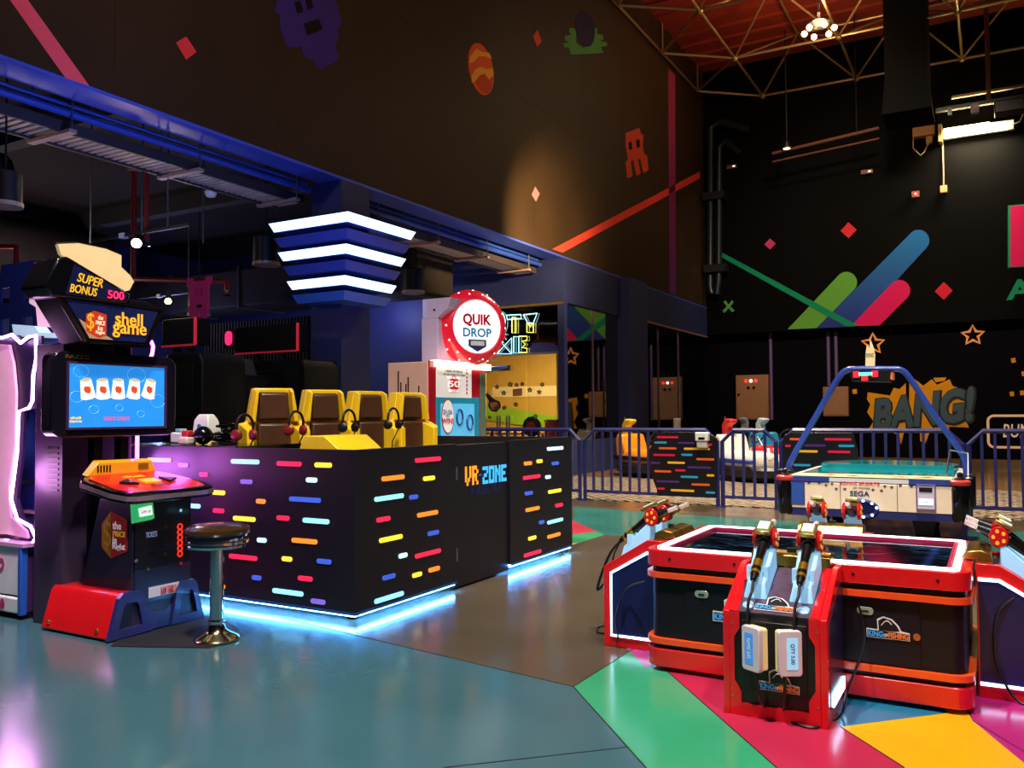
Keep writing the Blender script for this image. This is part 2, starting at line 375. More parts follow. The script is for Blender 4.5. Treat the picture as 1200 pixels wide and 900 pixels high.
a, b_ = PY(1179, 352, YB - .03), PY(1212, 326, YB - .03)
part('wall_lettering', text('A', (a + b_) / 2, XA, ZA, abs(b_.x - a.x), abs(b_.z - a.z), .02, .03), M('#12845c', .6, spec=.08), wb)
# BANG! burst on the lower wall
YL = YB + .55
k = lambda pts: [(960 + x / 5, 370 + y / 5) for x, y in pts]
OR = M('#e89a18', .6, var=.1, spec=.08)
mur(k([(285, 448), (415, 468), (437, 422), (470, 430), (508, 395), (508, 670), (500, 672), (478, 757), (470, 700), (400, 675), (290, 665), (318, 620), (282, 565), (300, 520), (280, 490)]), '', .02, YL, OR)
mur(k([(528, 392), (560, 372), (610, 410), (660, 372), (690, 405), (765, 372), (782, 412), (912, 452), (860, 490), (905, 560), (850, 590), (878, 655), (760, 650), (768, 720), (700, 662), (645, 690), (622, 748), (592, 735), (590, 680), (528, 672)]), '', .02, YL, OR)
mur(k([(668, 364), (745, 361), (735, 382), (682, 390)]), '', .02, YL, OR)
for x, y_ in ((208, 444), (1137, 262), (1128, 458), (1188, 452), (1198, 340)): mur(k([(x - 14, y_ - 12), (x + 12, y_ - 15), (x + 15, y_ + 12), (x - 10, y_ + 15)]), '', .02, YL, OR)
def txt_px(body, x0, y0, x1, y1, plane, v, mat, parent, depth=.01, bold=0, shear=0, tilt=0, name='lettering', lift=0):
    f = {'x': PX, 'y': PY}[plane]; a, b = f(x0, y0, v), f(x1, y1, v); r = YA if plane == 'x' else XA
    if plane == 'x': a.x += lift; b.x += lift
    else: a.y -= lift; b.y -= lift
    w = abs(b.y - a.y) if plane == 'x' else abs(b.x - a.x); u = ZA
    if tilt: r2 = r * math.cos(R(tilt)) + ZA * math.sin(R(tilt)); u = ZA * math.cos(R(tilt)) - r * math.sin(R(tilt)); r = r2
    return part(name, text(body, (a + b) / 2, r, u, w, abs(a.z - b.z), depth, bold, shear), mat, parent)
txt_px('BANG!', 1018, 460, 1148, 503, 'y', YL, M('#060608', .6), wb, .012, .085, .3, 7, lift=.03)
txt_px('BANG!', 1020, 461, 1145, 500, 'y', YL, M('#34505e', .6), wb, .02, .045, .3, 7, lift=.045)

# ---- roof: red decking, space frame of tubes
rf = part('ceiling', box(XW - .4, 8, -4, YB + .3, 12.9, 13.1), M('#8a2818', .6, var=.2, scale=2), kind='structure', label='red steel roof decking above the space frame')
for i in range(26):
    part('deck_rib', box(XW, 8, 8 + i * .8, 8.12 + i * .8, 12.82, 12.9), M('#8a2818', .6, var=.2, scale=2), rf)
tr = thing('roof_truss', (XW, 22, 12), 'bare metal tube space frame under the red roof', 'roof truss')
BAR = M('#a88a5c', .35, .6)
def bar(a, b, r=.038): part('truss_bar', MB().cyl(a, b, r, n=7), BAR, tr)
nx = [-6.35, -3.5, -.6, 2.4]; ny = [14.3 + 3.41 * i for i in range(5)]
N = lambda i, j: V((nx[i], ny[j], 11.7))
T = lambda i, j: V((nx[i] + 1.45, ny[j] + 1.7, 12.75))
E_ = lambda j: V((XW + .06, ny[j] + 2.6, 11.96))
for i in range(4):
    for j in range(5):
        if j < 4: bar(N(i, j), N(i, j + 1))
        if i < 3: bar(N(i, j), N(i + 1, j))
        if i < 3 and j < 4:
            for q, w_ in ((0, 0), (1, 0), (0, 1), (1, 1)): bar(T(i, j), N(i + q, j + w_), .03)
            if j < 3: bar(T(i, j), T(i, j + 1))
            if i < 2: bar(T(i, j), T(i + 1, j))
        part('truss_node', MB().ball(N(i, j), .1, 10), BAR, tr, smooth=True)
for j in range(4):
    bar(E_(j), N(0, j)); bar(E_(j), N(0, j + 1)); bar(E_(j), V((E_(j).x, E_(j).y, 12.85)), .03)
    if j < 3: bar(E_(j), E_(j + 1))
# ---- big black air duct dropping from the roof
du = thing('air_duct', (-1.8, 24, 8.2), 'huge black square air duct hanging from the roof', 'duct')
a, b_ = PY(1035, 0, 24), PY(1088, 128, 24)
DKD = M('#030303', .7, spec=.05)
part('duct_body', box(a.x, b_.x, 23.9, 25.2, b_.z + .9, 13.2), DKD, du); part('duct_hood', MB().loft([[(a.x - .08, 23.82, b_.z), (b_.x + .08, 23.82, b_.z), (b_.x + .08, 25.28, b_.z), (a.x - .08, 25.28, b_.z)], [(a.x, 23.9, b_.z + .9), (b_.x, 23.9, b_.z + .9), (b_.x, 25.2, b_.z + .9), (a.x, 25.2, b_.z + .9)]]), DKD, du)
# ---- drain pipe in the corner
dp = thing('drain_pipe', (XW + .3, 27.6, 5), 'dark double drain pipe running down the wall corner', 'pipe')
pa, pb = PY(831, 140, 27.6), PY(831, 335, 27.6)
part('pipe_tube', MB().tube([(pa.x + 1.3, 27.7, pa.z - .55), (pa.x + .35, 27.7, pa.z - .1), (pa.x, 27.7, pa.z - .25), (pb.x, 27.7, pb.z), (pb.x + .05, 27.7, pb.z - .25)], .13, 10), M('#15181f', .35), dp, smooth=True)
part('pipe_tube', MB().tube([(pa.x + 1.0, 27.6, pa.z - 1.3), (pa.x + .55, 27.6, pa.z - .8), (pa.x + .32, 27.6, pa.z - 1.0), (pb.x + .32, 27.6, pb.z + .2), (pb.x + .25, 27.6, pb.z - .3)], .11, 10), M('#15181f', .35), dp, smooth=True)
for z in (6.0, 8.4): part('pipe_clamp', box(pa.x - .2, pa.x + .5, 27.4, 27.85, z, z + .25), M('#15181f', .35), dp)

# ---- party room: glazed corner room under the side wall
NAVW = M('#1c2250', .55, var=.15, scale=2)
pr_ = part('wall_inner', box(-20, XW - .43, YP, YP + .2, 3.87, 5.9), NAVW, kind='structure', label='navy fascia and wall of the inner hall behind the games')
part('wall_section', box(XW - .43, XW, YP, YP + .2, 3.87, 4.88), NAVW, pr_)
part('wall_section', box(-20, -11.6, YP, YP + .2, 0, 3.87), NAVW, pr_)
part('wall_section', box(-20.2, -20, -4, YP, 0, 5.9), NAVW, pr_)
part('fascia', box(XW - .2, XW, YP + .2, 20.4, 3.9, 4.88), NAVW, pr_)
part('fascia', box(XW - .2, XW, 21.7, YB, 3.95, 4.88), NAVW, pr_)
part('knee_wall', box(XW - .2, XW, YP + .2, YB, 0, .78), M('#2c3a66', .5), pr_)
part('knee_wall', box(-11.6, XW, YP, YP + .2, 0, .12), NAVW, pr_)
part('pier', box(XW - .4, XW + .25, 20.4, 21.7, 0, 4.88), M('#232a5e', .5), pr_)
part('corner_post', box(XW - .16, XW, YP, YP + .16, 0, 3.87), NAVW, pr_)
part('glass_trim', box(-11.6, XW, YP - .02, YP, 3.85, 3.9), GOLD, pr_)
part('glass_trim', box(XW, XW + .02, 21.7, YB, 3.9, 3.95), M('#c89a6a', .3, .6), pr_)
GL_ = glass_mat('#e0e4e6', .92)
DK = glass_mat('#5a6070', .8, .02, 'dark_glass')
panes = []
for x0, x1 in ((-9.3, XW - .16), (-10.4, -9.32), (-11.6, -10.42)):
    panes.append(part('window_1' if not panes else 'window_%d' % (len(panes) + 1), box(x0, x1, YP + .05, YP + .065, .12, 2.75), GL_, kind='structure', label='clear glass pane of the party room front'))
w4 = part('window_4', box(-11.6, XW - .16, YP + .05, YP + .065, 2.8, 3.85), DK, kind='structure', label='dark transom glass above the party room carrying a neon sign')
part('transom_bar', box(-11.6, XW - .16, YP + .02, YP + .1, 2.75, 2.8), STEEL, w4)
n = 5
for y0, y1 in ((YP + .18, 18.8), (18.84, 20.38), (21.72, 23.4), (23.44, 25.2), (25.24, 27.95)):
    part('window_%d' % n, box(XW - .1, XW - .085, y0, y1, .78, 3.95), DK, kind='structure', label='dark side glass pane facing the hall'); n += 1
for yy in (18.82, 23.42, 25.22): part('mullion', box(XW - .12, XW - .06, yy - .02, yy + .02, .78, 3.95), M('#8c7a8c', .3, .7), pr_)
# closed dark curtains behind the side glass
for y0, y1, nm in ((YP + 1.5, 20.4, 'dark pleated curtain behind the glass beside the pier'), (21.7, 27.9, 'dark pleated curtain behind the long side glass')):
    mb = MB(); s_ = int((y1 - y0) / .06); ring = []
    for i in range(s_ + 1):
        yy = y0 + (y1 - y0) * i / s_; xx = XW - .5 + .07 * math.sin(i * .9) + .02 * math.sin(i * .37)
        mb.v += [V((xx, yy, .8)), V((xx, yy, 3.95))]
        if i: q = len(mb.v); mb.f.append((q - 4, q - 2, q - 1, q - 3))
    single('curtain', mb, M('#181a2c', .8), nm, 'curtain', smooth=True)
# interior of the party room
pi_ = part('wall_party_room', box(-14, -13.8, YP + .2, 22, 0, 3.86), M('#c8a23a', .6), kind='structure', label='warm yellow walls inside the party room')
part('back_wall', box(-13.8, XW - .9, 21.8, 22, 0, 3.86), M('#c9a44a', .6), pi_); part('room_ceiling', box(-13.8, XW - .9, YP + .2, 21.8, 3.7, 3.86), M('#4a4a52', .7), pi_)
part('room_floor', box(-13.8, XW - .9, YP + .2, 21.8, 0, .02), M('#7a6a4a', .5), pi_); part('side_wall', box(XW - .9, XW - .8, YP + 1.4, 21.8, 0, 3.86), M('#c9a44a', .6), pi_)
part('wall_stripe', box(-13.79, -13.78, YP + .5, 21, 1.6, 1.9), M('#e8d8a0', .6), pi_); part('wall_stripe', box(-13, -9.3, 21.78, 21.79, 1.9, 2.2), M('#efe0b0', .6), pi_)
part('wall_stripe', MB().prism([(-13.4, 21.77, 1.75), (-9.4, 21.77, 1.05), (-9.4, 21.77, .75), (-13.4, 21.77, 1.25)], (0, -.01, 0)), M('#8cc02a', .6), pi_)
lamp('party_room_lamp', 'AREA', (-10.2, 19.2, 3.68), 420, (1, .74, .36), 2.2, (-10.2, 19.2, 0), sy=.25)
# inner hall ceiling
ci = part('ceiling_inner', box(-20.2, XW - .43, -4, YP, 5.9, 6.1), M('#2a2524', .8, var=.3, scale=.8, spec=.1), kind='structure', label='dark raw slab ceiling of the inner hall')
for yy in (3.2, 7.4, 11.6): part('ceiling_beam', box(-20, XW - .45, yy, yy + .25, 5.55, 5.9), M('#221e1e', .8), ci)
# column with stacked chevron light trays
co = part('column', box(XW - .58, XW, 9.637, 10.29, 0, 4.9), NAVW, kind='structure', label='navy square column carrying stacked chevron light trays')
ct = thing('chevron_light', (XW, 9.637, 3.1), 'six stacked chevron trays on the column, every other one glowing white', 'light')
for i, py in enumerate((243, 263, 282, 301, 320, 338)):
    d = .9 - .09 * i; x1, y0 = XW + d, 9.637 - d; z1 = PX(399, py, x1).z; z0 = z1 - .125
    e = .055
    ring = lambda g, z: [(XW - .6 - g, y0 - g + e, z), (x1 + g - e, y0 - g + e, z), (x1 + g - e, 10.32 + g, z), (XW + .001, 10.32 + g, z), (XW + .001, 9.636, z), (XW - .6 - g, 9.636, z)]
    t_ = part('tray', MB().loft([ring(-.06, z0), ring(0, z1)]), M('#36449c', .4) if i < 5 else M('#3a64b0', .35), ct)  # bottom tray paler: teal light on it put into its colour
    if i % 2 == 0:
        g2 = lambda g, z: [(XW - .6 - g, y0 + e - g - .004, z), (x1 - e + g + .004, y0 + e - g - .004, z), (x1 - e + g + .004, 10.32 + g, z), (x1 - e + g - .01, 10.32 + g, z), (x1 - e + g - .01, y0 + e - g + .01, z), (XW - .6 - g, y0 + e - g + .01, z)]
        part('diffuser', MB().loft([g2(-.05, z0 + .005), g2(.002, z1 - .005)]), M('#bfe4ff', .5, emit=2.4, ecol='#a8dcff'), t_)
# ================================================================ services, lamps and signs
TS = 4.6
tray = thing('ceiling_grille', (-9.25, 6, TS), 'long pale slatted ceiling grille hung along the side wall', 'grille')
for y0, y1 in ((-2, 9.55), (10.4, 17)):
    mb = MB(); y = y0
    while y < y1: mb.box(-9.5, -9.0, y, y + .055, TS, TS + .02); y += .1
    part('slats', mb, M('#c8b0a4', .5), tray, kind='stuff')
    for x in (-9.54, -9.0): part('side_rail', box(x, x + .04, y0, y1, TS - .03, TS + .1), M('#3a3034', .5), tray)
    part('conduit', MB().cyl((-8.86, y0, TS + .16), (-8.86, y1, TS + .16), .045, n=8), M('#2a46a8', .3), tray, smooth=True)
    part('conduit', MB().cyl((-8.92, y0, TS + .27), (-8.92, y1, TS + .27), .03, n=8), M('#2a46a8', .3), tray, smooth=True)
    y = y0 + .7
    while y < y1:
        part('bracket', box(-9.6, -8.8, y, y + .09, TS - .06, TS - .02), M('#b58a80', .5), tray)
        for x in (-9.57, -8.82): part('hanger_rod', MB().cyl((x, y + .04, TS - .04), (x, y + .04, 5.9), .012, n=6), STEEL, tray)
        y += 1.75
# inner ducts
d1 = thing('ventilation_duct', (-13, 8, 4.3), 'wide dark rectangular ventilation duct crossing the inner hall', 'duct')
part('duct_body', box(-20, -10.4, 14.4, 15.8, 4.0, 4.9), M('#2b2422', .8, var=.3, scale=3, spec=.15), d1, bev=.05)
for x in (-18, -15.6, -13.2, -10.8): part('duct_flange', box(x, x + .06, 14.35, 15.85, 3.95, 4.95), M('#241e1d', .7), d1)
d2 = thing('ventilation_duct', (-14, 5, 4.3), 'thick dark duct running lengthwise over the prize machines', 'duct')
part('duct_body', MB().cyl((-17.5, -3, 4.9), (-17.5, 12.1, 4.9), .62, n=20), M('#2b2422', .8, var=.3, scale=3, spec=.15), d2, smooth=True)
part('duct_body', MB().cyl((-12.4, 2.2, 4.75), (-12.4, 6.9, 4.75), .42, n=18), M('#1c1a1e', .7), d2, smooth=True); part('duct_flange', MB().cyl((-12.4, 6.8, 4.75), (-12.4, 6.95, 4.75), .45, n=18), BLACK, d2)
# hanging rods
for x, y0, y1, Y_, nm in ((106, 197, 285, 7.4, 'thin steel hanger rod above the cream topper'), (166, 205, 275, 7.6, 'thin steel rod beside the red sprinkler pipe'), (238, 212, 285, 8.6, 'thin steel rod under the smoke detector')):
    a = PY(x, y1, Y_); single('hanger_rod', MB().cyl((a.x, Y_, a.z), (a.x, Y_, 5.88), .014, n=6), STEEL, nm, 'rod')
REDPIPE = M('#8c1f1c', .4)
p = thing('sprinkler_pipe', PY(172, 283, 7.7), 'red sprinkler drop pipe next to the bright track spotlight', 'pipe')
a = PY(172, 200, 7.7); b = PY(172, 281, 7.7)
part('pipe_tube', MB().tube([(a.x - .4, 7.7, a.z + .1), (a.x, 7.7, a.z), (b.x, 7.7, b.z)], .035, 8), REDPIPE, p, smooth=True); part('sprinkler_head', MB().lathe([(.012, -.09), (.05, -.085), (.02, -.05), (.03, 0)], b, 12), CHROME, p)
p = thing('sprinkler_pipe', PY(210, 328, 9.6), 'horizontal red sprinkler pipe behind the pink pixel creature sign', 'pipe')
a, b, c = PY(150, 327, 9.6), PY(266, 330, 9.6), PY(266, 340, 9.6)
part('pipe_tube', MB().tube([a, b, c], .045, 8), REDPIPE, p, smooth=True); part('sprinkler_head', MB().lathe([(.012, -.1), (.06, -.09), (.02, -.05), (.03, 0)], c, 12), CHROME, p); part('pipe_tube', MB().cyl(PY(156, 327, 9.6), (PY(156, 327, 9.6).x, 9.6, 5.8), .045, n=8), REDPIPE, p)
p = thing('sprinkler_pipe', PY(10, 290, 8.6), 'red sprinkler pipe bend above the blue pixel sign', 'pipe')
a, b, c = PY(-10, 289, 8.6), PY(19, 289, 8.6), PY(19, 311, 8.6); part('pipe_tube', MB().tube([a, b, c], .045, 8), REDPIPE, p, smooth=True); part('sprinkler_head', MB().lathe([(.012, -.1), (.06, -.09), (.02, -.05), (.03, 0)], c, 12), CHROME, p)
sd = thing('smoke_detector', PY(247, 225, 8.4), 'white smoke detector hanging under the grille', 'smoke detector'); a = PY(247, 226, 8.4)
part('detector_body', MB().lathe([(.02, -.06), (.06, -.055), (.085, -.01), (.085, .02), (.04, .05)], a, 18), WHITE, sd, smooth=True); part('drop_tube', MB().cyl(a, a + V((0, 0, .35)), .018, n=8), REDPIPE, sd)
# track spots
def spot(px, py, Y_, label, e, aim):
    c = PY(px, py, Y_); t = thing('track_spotlight', c, label, 'spotlight'); d = (V(aim) - c).normalized()
    part('housing', MB().lathe([(.05, -.2), (.07, -.18), (.075, -.02), (.075, 0)], c, 16, d), BLACK, t, smooth=True)
    part('lens', MB().lathe([(.062, -.01), (.064, .004)], c, 16, d), M('#ffd9a0', .4, emit=e, ecol='#ffc878'), t)
    part('arm', MB().cyl(c - d * .1, c - d * .1 + V((0, 0, .22)), .012, n=6), BLACK, t)
    part('track', MB().prism([c + V((-1.0, 0, .12)), c + V((1.0, .0, .12)), c + V((1.0, 0, .16)), c + V((-1.0, 0, .16))], (0, .04, 0)), BLACK, t)
    part('track_clip', box(c.x - .35, c.x - .25, c.y - .02, c.y + .06, c.z + .1, c.z + .17), WHITE, t); part('hanger_rod', MB().cyl(c + V((.6, .02, .15)), (c.x + .6, c.y + .02, 5.85), .012, n=6), STEEL, t)
    lamp('spot_glow', 'SPOT', c + d * .03, 70, (1, .75, .4), .05, aim, 110, .5)
    return t
spot(160, 285, 7.5, 'bright warm track spotlight over the topper of the shell game', 90, (-5.5, 3.0, 1.0))
spot(197, 353, 12.0, 'small warm track spotlight below the red pipe', 40, (-7, 6, 1))
# round pendant downlights
def pend(px, py, D, r, label, e=.6):
    c = CAM + ray(px, py) * D; t = thing('pendant_downlight', c, label, 'pendant lamp')
    part('shade', MB().lathe([(r, 0), (r, r * 2.1), (r * .9, r * 2.2), (.03, r * 2.3)], c, 24), BLACK, t, smooth=True)
    part('rim', MB().lathe([(r * .72, -.015), (r * 1.08, -.015), (r * 1.08, .03), (r * .72, .03)], c, 24), M('#b8a48c', .35, .5), t, smooth=True)
    part('diffuser', MB().lathe([(.01, -.006), (r * .7, -.006), (r * .7, .01), (.01, .01)], c, 24), M('#fff0d8', .5, emit=e, ecol='#ffe0b0'), t)
    part('cord', MB().cyl(c + V((0, 0, r * 2.2)), (c.x, c.y, 5.88), .012, n=6), BLACK, t)
pend(312, 310, 13.5, .2, 'black pendant downlight left of the chevron column'); pend(484, 343, 16.5, .21, 'black pendant downlight right of the chevron column'); pend(233, 369, 18, .22, 'dark pendant downlight under the pink pixel creature'); pend(6, 241, 9, .16, 'white rimmed pendant lamp near the frame edge', 1.5)
# pixel signs in the inner hall
def sprite(name, label, rows, px0, py0, px1, Y_, col, cut=.04):
    a, b = PY(px0, py0, Y_), PY(px1, py0, Y_); cell = (b.x - a.x) / len(rows[0])
    return single(name, pixels(rows, a, XA, ZA, cell, cut), M(col, .5), label, 'sign')
sprite('pixel_sign', 'pink pixel creature sign hanging from the red sprinkler pipe', ['11.....11', '111111111', '.1111111.', '.11.1.11.', '.11.1.11.', '.1111111.', '.1111111.', '.11...11.', '.1111111.', '.111.111.', '..11.11..', '..1...1..'], 221, 327, 249, 9.2, '#f0306c')
sprite('pixel_sign', 'navy pixel alien sign above the red ledge beside the shell game', ['..1111111..', '.111111111.', '11111111111', '11..111..11', '11..111..11', '11111111111', '11111111111', '11..111..11', '11..111..11'], -6, 313, 53, 8.0, '#3c4cb0')
a, b = PY(-10, 356, 8.2), PY(45, 360, 8.2); single('ledge', box(a.x - 2, b.x, 8.15, 8.3, a.z - .08, a.z + .05), M('#5a1a1c', .5), 'dark red ledge board under the navy pixel alien sign', 'ledge')
# main hall: cluster pendant, tube light, boxes on the back wall
c = PZ(960, 36, 11); t = thing('cluster_lamp', c, 'ring of six small bulbs hanging below the truss', 'pendant lamp')
part('stem', MB().cyl(c + V((0, 0, .1)), (c.x, c.y, 13.2), .03, n=8), BLACK, t); part('hub', MB().lathe([(.1, 0), (.3, .08), (.08, .2)], c + V((0, 0, .08)), 16), BLACK, t)
for i in range(6):
    q = c + V((math.cos(i * 1.047) * .36, math.sin(i * 1.047) * .36, 0)); part('bulb', MB().ball(q, .075, 12), M('#ffe6a8', .4, emit=9, ecol='#ffd890'), t, smooth=True)
lamp('cluster_glow', 'POINT', c + V((0, 0, -.25)), 140, (1, .7, .35), .3)
lamp('cluster_glow', 'POINT', c + V((0, 0, .5)), 150, (1, .6, .3), .3)
a, b = PY(1105, 155, 27.75), PY(1183, 141, 27.75)
t = thing('tube_light', (a.x, 27.75, a.z), 'glowing fluorescent tube fixture high on the back wall', 'wall lamp')
part('housing', box(a.x, b.x + .1, 27.78, 27.95, b.z - .25, b.z + .02), WHITE, t)
EM = M('#fff2c8', .4, emit=14, ecol='#ffe2a0')
part('tube', MB().cyl((a.x + .03, 27.68, b.z - .05), (b.x - .5, 27.68, b.z - .05), .07, n=10), EM, t, smooth=True); part('tube', MB().cyl((a.x + .03, 27.68, b.z - .2), (b.x - .05, 27.68, b.z - .2), .07, n=10), EM, t, smooth=True)
part('bracket', box(a.x - .12, a.x - .02, 27.6, 28, b.z - .35, b.z + .15), M('#b89058', .4), t); part('cable', MB().tube([(b.x + .05, 27.7, b.z - .15), (b.x + .25, 27.7, b.z - .1), (b.x + .35, 27.7, b.z + .15), (b.x + .3, 27.7, b.z + .5)], .02, 6), M('#8a8070', .5), t)
lamp('tube_glow', 'AREA', ((a.x + b.x) / 2, 27.55, b.z - .15), 300, (1, .86, .55), 1.4, ((a.x + b.x) / 2, 28.1, b.z - 1.0), sy=.2)
t = thing('junction_box', PY(1082, 160, 27.8), 'tan wall unit with looped cable beside the tube light', 'wall unit'); a, b = PY(1070, 163, 27.9), PY(1096, 148, 27.9)
part('box_body', box(a.x, b.x, 27.7, 28, a.z, b.z), M('#b08048', .5), t, bev=.02); part('socket', box(b.x - .25, b.x - .08, 27.8, 28, a.z - .2, a.z), M('#c89858', .5), t)
part('cable', MB().tube([(a.x + .02, 27.8, a.z + .1), (a.x, 27.8, a.z - .3), (a.x + .2, 27.8, a.z - .55), (b.x - .3, 27.8, a.z - .45), (b.x - .16, 27.8, a.z - .18)], .018, 6), M('#c0a070', .5), t, smooth=True)
t = thing('wall_switch', PY(1106, 222, 27.95), 'small tan switch box at the foot of a thin conduit', 'switch'); a = PY(1106, 222, 27.95)
part('switch_box', box(a.x - .09, a.x + .09, 27.85, 28, a.z - .1, a.z + .1), M('#e0b070', .5), t); part('conduit', MB().cyl((a.x, 27.95, a.z + .1), (a.x, 27.95, PY(1106, 160, 27.95).z), .025, n=6), M('#9a8a7a', .5), t)
t = thing('alarm_box', PY(1073, 228, 27.95), 'small red fire alarm call point on the back wall', 'alarm'); a = PY(1073, 228, 27.95); part('alarm_body', box(a.x - .1, a.x + .1, 27.88, 28, a.z - .09, a.z + .09), M('#a82a18', .5), t); part('button', MB().lathe([(.04, 0), (.035, .02)], (a.x, 27.88, a.z), 12, (0, -1, 0)), WHITE, t)
for px, py, nm in ((858, 196, 'small brown emergency light high on the back wall near the pipes'), (1016, 202, 'small brown emergency light on the back wall below the duct')):
    a = PY(px, py, 27.95); t = thing('emergency_light', a, nm, 'emergency light'); part('light_body', box(a.x - .17, a.x + .17, 27.85, 28, a.z - .07, a.z + .07), M('#5a3a24', .5), t, bev=.015); part('indicator', box(a.x + .04, a.x + .12, 27.84, 27.86, a.z - .02, a.z + .02), M('#ffc890', .5, emit=2), t)
t = thing('lighting_bar', PY(960, 165, 26), 'thin dark lighting bar slung across the hall below the truss', 'lighting bar'); a, b = PY(905, 180, 26), PY(1030, 150, 26); part('bar_tube', MB().cyl(a, b, .05, n=8), M('#5a3020', .5), t); part('bar_tube', MB().cyl(a + V((0, 0, -.25)), b + V((0, 0, -.3)), .03, n=8), M('#5a3020', .5), t)
for x in (922, 1004): q = PY(x, 160 if x > 950 else 170, 26); part('drop_rod', MB().cyl(q, (q.x, 26, 12.85), .02, n=6), BLACK, t)
q = PY(922, 174, 25.7); t2 = thing('stage_lamp', q, 'tiny stage lamp clamped to the lighting bar', 'stage lamp'); part('housing', MB().lathe([(.08, .2), (.12, .05), (.12, 0)], q, 14), BLACK, t2); part('clamp', MB().tube([q + V((0, 0, .2)), q + V((0, .1, .3)), (q.x, 25.96, q.z + .3)], .02, 6), BLACK, t2); part('lens', MB().lathe([(.1, -.01), (.1, .01)], q, 14), M('#ffd8b0', .5, emit=3), t2)
q = PY(1175, 125, 26); t = thing('projector_rig', q, 'cluttered projector rig with clamps near the roof at the frame edge', 'projector rig')
part('rail', box(q.x - 1.6, q.x + 1.5, 26, 26.15, q.z + .15, q.z + .25), BLACK, t); part('rail', box(q.x - 1.2, q.x + 1.5, 26, 26.1, q.z + .45, q.z + .52), M('#7a5a34', .4, .5), t); part('projector_body', box(q.x - .2, q.x + .5, 25.8, 26.3, q.z - .2, q.z + .12), M('#1a1714', .4), t, bev=.03)
part('clamp', box(q.x - .75, q.x - .55, 25.95, 26.1, q.z - .05, q.z + .2), CHROME, t); part('clamp', box(q.x - 1.3, q.x - 1.2, 25.95, 26.1, q.z + .0, q.z + .2), CHROME, t)
q2 = PY(1157, 55, 26); part('drop_pole', MB().cyl((q2.x, 26.05, q.z + .2), (q2.x, 26.05, 13.2), .06, n=8), M('#7a5a34', .4, .5), t)
# electrical boxes, conduits and neon stars on the lower back wall
def ebox(x0, y0, x1, y1, label, leds):
    a, b = PY(x0, y1, YL), PY(x1, y0, YL); t = thing('electrical_box', (a.x, YL, a.z), label, 'electrical box')
    part('cabinet', box(a.x, b.x, YL - .2, YL - .001, a.z, b.z), M('#9a6a48', .5), t, bev=.02); part('cabinet_door', box(a.x + .04, b.x - .04, YL - .22, YL - .2, a.z + .04, b.z - .04), M('#9a6a48', .5), t, bev=.01)
    part('lock', MB().lathe([(.045, 0), (.04, .03)], (a.x + .1, YL - .22, (a.z + b.z) / 2 + .1), 12, (0, -1, 0)), BLACK, t)
    if leds:
        for i, c_ in enumerate(('#ff2a1a', '#ffffff', '#ff2a1a')): part('indicator', MB().lathe([(.05, 0), (.04, .03)], ((a.x + b.x) / 2 - .18 + i * .16, YL - .22, b.z - .2), 12, (0, -1, 0)), M(c_, .4, emit=3), t)
        for i in range(2): part('knob', MB().lathe([(.05, 0), (.045, .04)], ((a.x + b.x) / 2 - .1 + i * .18, YL - .22, b.z - .42), 12, (0, -1, 0)), CHROME, t)
ebox(864.5, 439, 901.5, 492, 'tan electrical cabinet with red indicator lights', True); ebox(966, 453, 995, 488, 'plain tan electrical cabinet below two conduits', False)
for x, y0, y1, nm in ((904.5, 390, 492, 'lilac conduit beside the cabinet with indicator lights'), (971.5, 389, 452, 'lilac conduit, the nearer to the mural of the pair'), (980.5, 389, 452, 'lilac conduit, right one of the pair above the plain cabinet')):
    a, b = PY(x, y1, YL - .06), PY(x, y0, YL - .06); single('conduit', MB().cyl(a, (a.x, a.y, b.z), .055, n=10), M('#6a5480', .4), nm, 'conduit', smooth=True)
def star(px, py, r, label):
    c = PY(px, py, YL - .12); rr_ = (PY(px + r, py, YL - .12) - c).length; t = thing('neon_star', c, label, 'neon sign')
    pts = [c + V((math.sin(i * math.pi / 5) * (rr_ if i % 2 == 0 else rr_ * .47), 0, math.cos(i * math.pi / 5) * (rr_ if i % 2 == 0 else rr_ * .47))) for i in range(10)]
    part('neon_tube', MB().tube(pts, .045, 6, True), M('#d8863c', .4, emit=.4, ecol='#e08a48'), t); part('hook', MB().cyl(pts[0] + V((0, .05, 0)), pts[0] + V((0, .11, 0)), .02, n=6), BLACK, t); part('hook', MB().cyl(pts[5] + V((0, .05, 0)), pts[5] + V((0, .11, 0)), .02, n=6), BLACK, t)
star(1023, 403, 13.5, 'copper outlined star sign behind the scoreboard arch'); star(1140, 393, 13.5, 'copper outlined star sign above the BANG lettering')
a, b = PY(1158.5, 524, YL - .1), PY(1250, 487, YL - .1); t = thing('neon_sign', a, 'copper framed sign reading BUMPER behind the railing', 'neon sign')
part('frame_tube', MB().tube(rr((a + b) / 2, XA, ZA, b.x - a.x, b.z - a.z, .15, 4), .04, 6, True), M('#d8a878', .4, emit=.35), t); txt_px('BUMPER', 1175, 497, 1233, 513, 'y', YL - .1, M('#d8b898', .4, emit=.3), t, .06, .01, .15)
for s_ in (a, b): part('stand_off', MB().cyl((s_.x if s_ is b else s_.x + .3, YL - .08, (a.z + b.z) / 2), (s_.x if s_ is b else s_.x + .3, YL, (a.z + b.z) / 2), .02, n=6), BLACK, t)
